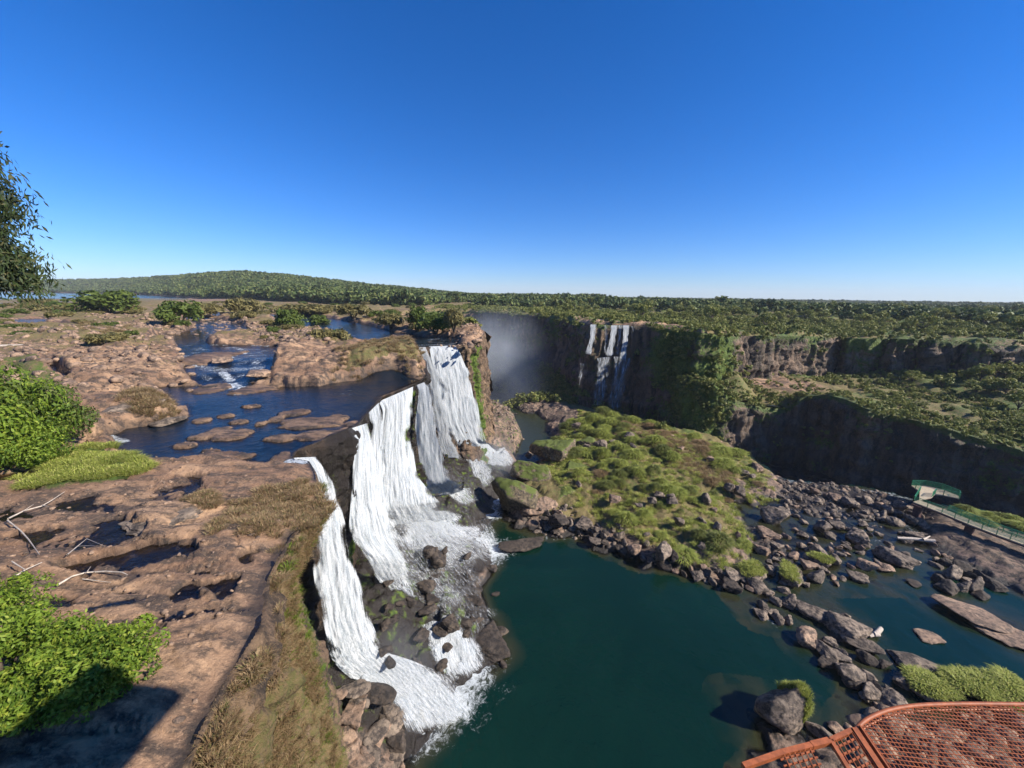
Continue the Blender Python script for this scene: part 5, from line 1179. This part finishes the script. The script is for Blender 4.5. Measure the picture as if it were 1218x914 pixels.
pc=[Q(884,912),Q(930,896),Q(965,887),Q(1030,1010),Q(900,1010)];q3=[(p.x,p.y) for p in pc]
bm=bmesh.new();add_bar(bm,pc[0],pc[1],.08);add_bar(bm,pc[1],pc[2],.08);add_bar(bm,pc[2],Q(986,882),.09);bmobj('panel_frame',bm,MAT['orange'],gt)
pc2=[(p.x,p.y) for p in (Q(925,897),Q(965,887),Q(1030,1010),Q(980,1010))]
bmobj('panel_bars',wires(pc2,math.atan2((pc[2]-pc[1]).y,(pc[2]-pc[1]).x),.09,.022,ZG),MAT['orange'],gt);bmobj('panel_wires',wires(pc2,ang,.10,.012,ZG+.02),MAT['orange'],gt)
bm=bmesh.new()
for a,b in ((Q(1030,1010),Vector((2.2,.2,ZG-2.8))),(Q(1160,1010),Vector((2.2,0,ZG-2.8))),(Q(1420,1010),Vector((2.4,-1,ZG-2.8)))): add_bar(bm,a,b,.12)
bmobj('bracket',bm,MAT['orange'],gt)
# ------------------------------------------------------------------ lookout tower the photographer stands on (out of frame; roof and lower deck added for shadow)
tw=tag(empty('lookout_tower',(0,0,0)),'concrete lookout tower behind the viewpoint','tower')
bm=bmesh.new();add_box(bm,(0,-3.2,43.2),(5.2,5.4,.35));bmobj('deck',bm,MAT['concrete'],tw)
bm=bmesh.new();add_box(bm,(-.6,0,37.2),(5.6,6.4,.3));add_box(bm,(-.6,3.1,37.9),(5.6,.12,1.1));add_box(bm,(-3.3,0,37.9),(.12,6.1,1.1));bmobj('shadow_deck',bm,MAT['concrete'],tw)  # unseen lower deck, added to throw shadow toward the left bushes
bm=bmesh.new();add_box(bm,(7.8,.45,47.25),(4.,6.9,.4));bmobj('shadow_roof',bm,MAT['concrete'],tw)  # unseen slab added at the right to shade the bottom-left corner
bm=bmesh.new()
for x_,y_ in ((9.3,-2.6),(6.4,-2.6),(9.3,-.9),(6.4,-.9)): add_box(bm,(x_,y_,24),(.3,.3,46.2))
bmobj('shadow_roof_post',bm,MAT['concrete'],tw)  # posts holding up the added shadow-casting slab
bm=bmesh.new();add_box(bm,(5.15,-3.2,43.2),(5.1,2.,.3));bmobj('bridge_slab',bm,MAT['concrete'],tw)
bm=bmesh.new();add_box(bm,(.4,-3.2,20.5),(3.6,3.6,45));bmobj('shaft',bm,MAT['concrete'],tw)
bm=bmesh.new()
for x_ in np.arange(-2.5,2.51,.5): add_bar(bm,(x_,-.55,43.3),(x_,-.55,44.45),.05)
for y_ in np.arange(-5.8,-.5,.5): add_bar(bm,(-2.5,y_,43.3),(-2.5,y_,44.45),.05);add_bar(bm,(2.5,y_,43.3),(2.5,y_,44.45),.05)
add_bar(bm,(-2.5,-.55,44.45),(2.5,-.55,44.45),.08);add_bar(bm,(-2.5,-5.8,44.45),(-2.5,-.55,44.45),.08);add_bar(bm,(2.5,-5.8,44.45),(2.5,-.55,44.45),.08)
bmobj('railing',bm,MAT['green'],tw)
# ------------------------------------------------------------------ light, sky, mist
AZ=106.;EL=35.
az=R(AZ);el=R(EL);sd=Vector((math.sin(az)*math.cos(el),math.cos(az)*math.cos(el),math.sin(el)))
s=D.lights.new('sun','SUN');s.energy=5.;s.angle=R(.53);s.color=(1,.93,.82);so=D.objects.new('sun',s);COL.objects.link(so);so.rotation_euler=sd.to_track_quat('Z','Y').to_euler()
w=D.worlds.new('World');scn.world=w;w.use_nodes=True;nt=w.node_tree;nt.nodes.clear()
sk=nt.nodes.new('ShaderNodeTexSky');sk.sky_type='NISHITA';sk.sun_disc=False;sk.sun_elevation=el;sk.sun_rotation=az;sk.altitude=200;sk.air_density=1.;sk.dust_density=.1;sk.ozone_density=3.5
hs=nt.nodes.new('ShaderNodeHueSaturation');hs.inputs['Saturation'].default_value=1.16;mu=nt.nodes.new('ShaderNodeMix');mu.data_type='RGBA';mu.blend_type='MULTIPLY';mu.inputs[0].default_value=1;mu.inputs[7].default_value=(.48,.615,.92,1);nt.links.new(sk.outputs[0],mu.inputs[6]);nt.links.new(mu.outputs[2],hs.inputs['Color'])
bg=nt.nodes.new('ShaderNodeBackground');bg.inputs[1].default_value=.1;ow=nt.nodes.new('ShaderNodeOutputWorld');nt.links.new(hs.outputs[0],bg.inputs[0]);nt.links.new(bg.outputs[0],ow.inputs[0])
# mist rising from the hidden part of the gorge
k=N('mist_volume');k.t.nodes.remove(k.t.nodes[1]) if False else None
def mist(loc,scl,dens,name,lab):
    k=N(name);tc_=k.n('ShaderNodeTexCoord');ln=k.n('ShaderNodeVectorMath',_operation='LENGTH');k.L(tc_.outputs['Object'],ln.inputs[0])
    f=k.ramp(ln.outputs['Value'],1.,.15);nz=k.noise(.05,3,.5);d=k.math('MULTIPLY',k.math('MULTIPLY',f,k.ramp(nz,.25,.7)),dens)
    v=k.n('ShaderNodeVolumePrincipled');v.inputs['Color'].default_value=(.86,.93,1,1);k.L(d,v.inputs['Density']);k.L(v.outputs[0],k.out.inputs['Volume'])
    bm=bmesh.new();bmesh.ops.create_icosphere(bm,subdivisions=4,radius=1);o=bmobj('mist',bm,k.m,None,True);o.location=loc;o.scale=scl;tag(o,lab,'mist',kind='stuff')
mist((-8,190,6),(34,60,38),.025,'gorge_mist','white mist rising in the gorge behind the headland')
for p,r3,lab in ((P(500,640,z=4),(6,6,5),'thin spray at the foot of the broad white curtain'),(P(580,556,z=3),(7,7,6),'thin spray at the foot of the falls by the headland'),(P(470,800,z=3),(4,4,4),'thin spray at the foot of the nearest fall')):
    mist((p[0]+.5,p[1]-.5,p[2]+1.5),tuple(1.3*v for v in r3),.085,'spray',lab)
k=N('haze_volume');v=k.n('ShaderNodeVolumePrincipled');v.inputs['Color'].default_value=(.86,.92,1,1);v.inputs['Density'].default_value=.00009;k.L(v.outputs[0],k.out.inputs['Volume'])
bm=bmesh.new();add_box(bm,(0,3000,65),(9800,6800,200));o=bmobj('haze',bm,k.m);tag(o,'thin blue haze over the far forest','haze',kind='stuff')
scn.view_settings.view_transform='Standard';scn.view_settings.look='None';scn.view_settings.exposure=.82;scn.view_settings.gamma=1
scn.render.engine='CYCLES';scn.cycles.transparent_max_bounces=24;scn.cycles.volume_step_rate=4;scn.cycles.max_bounces=6
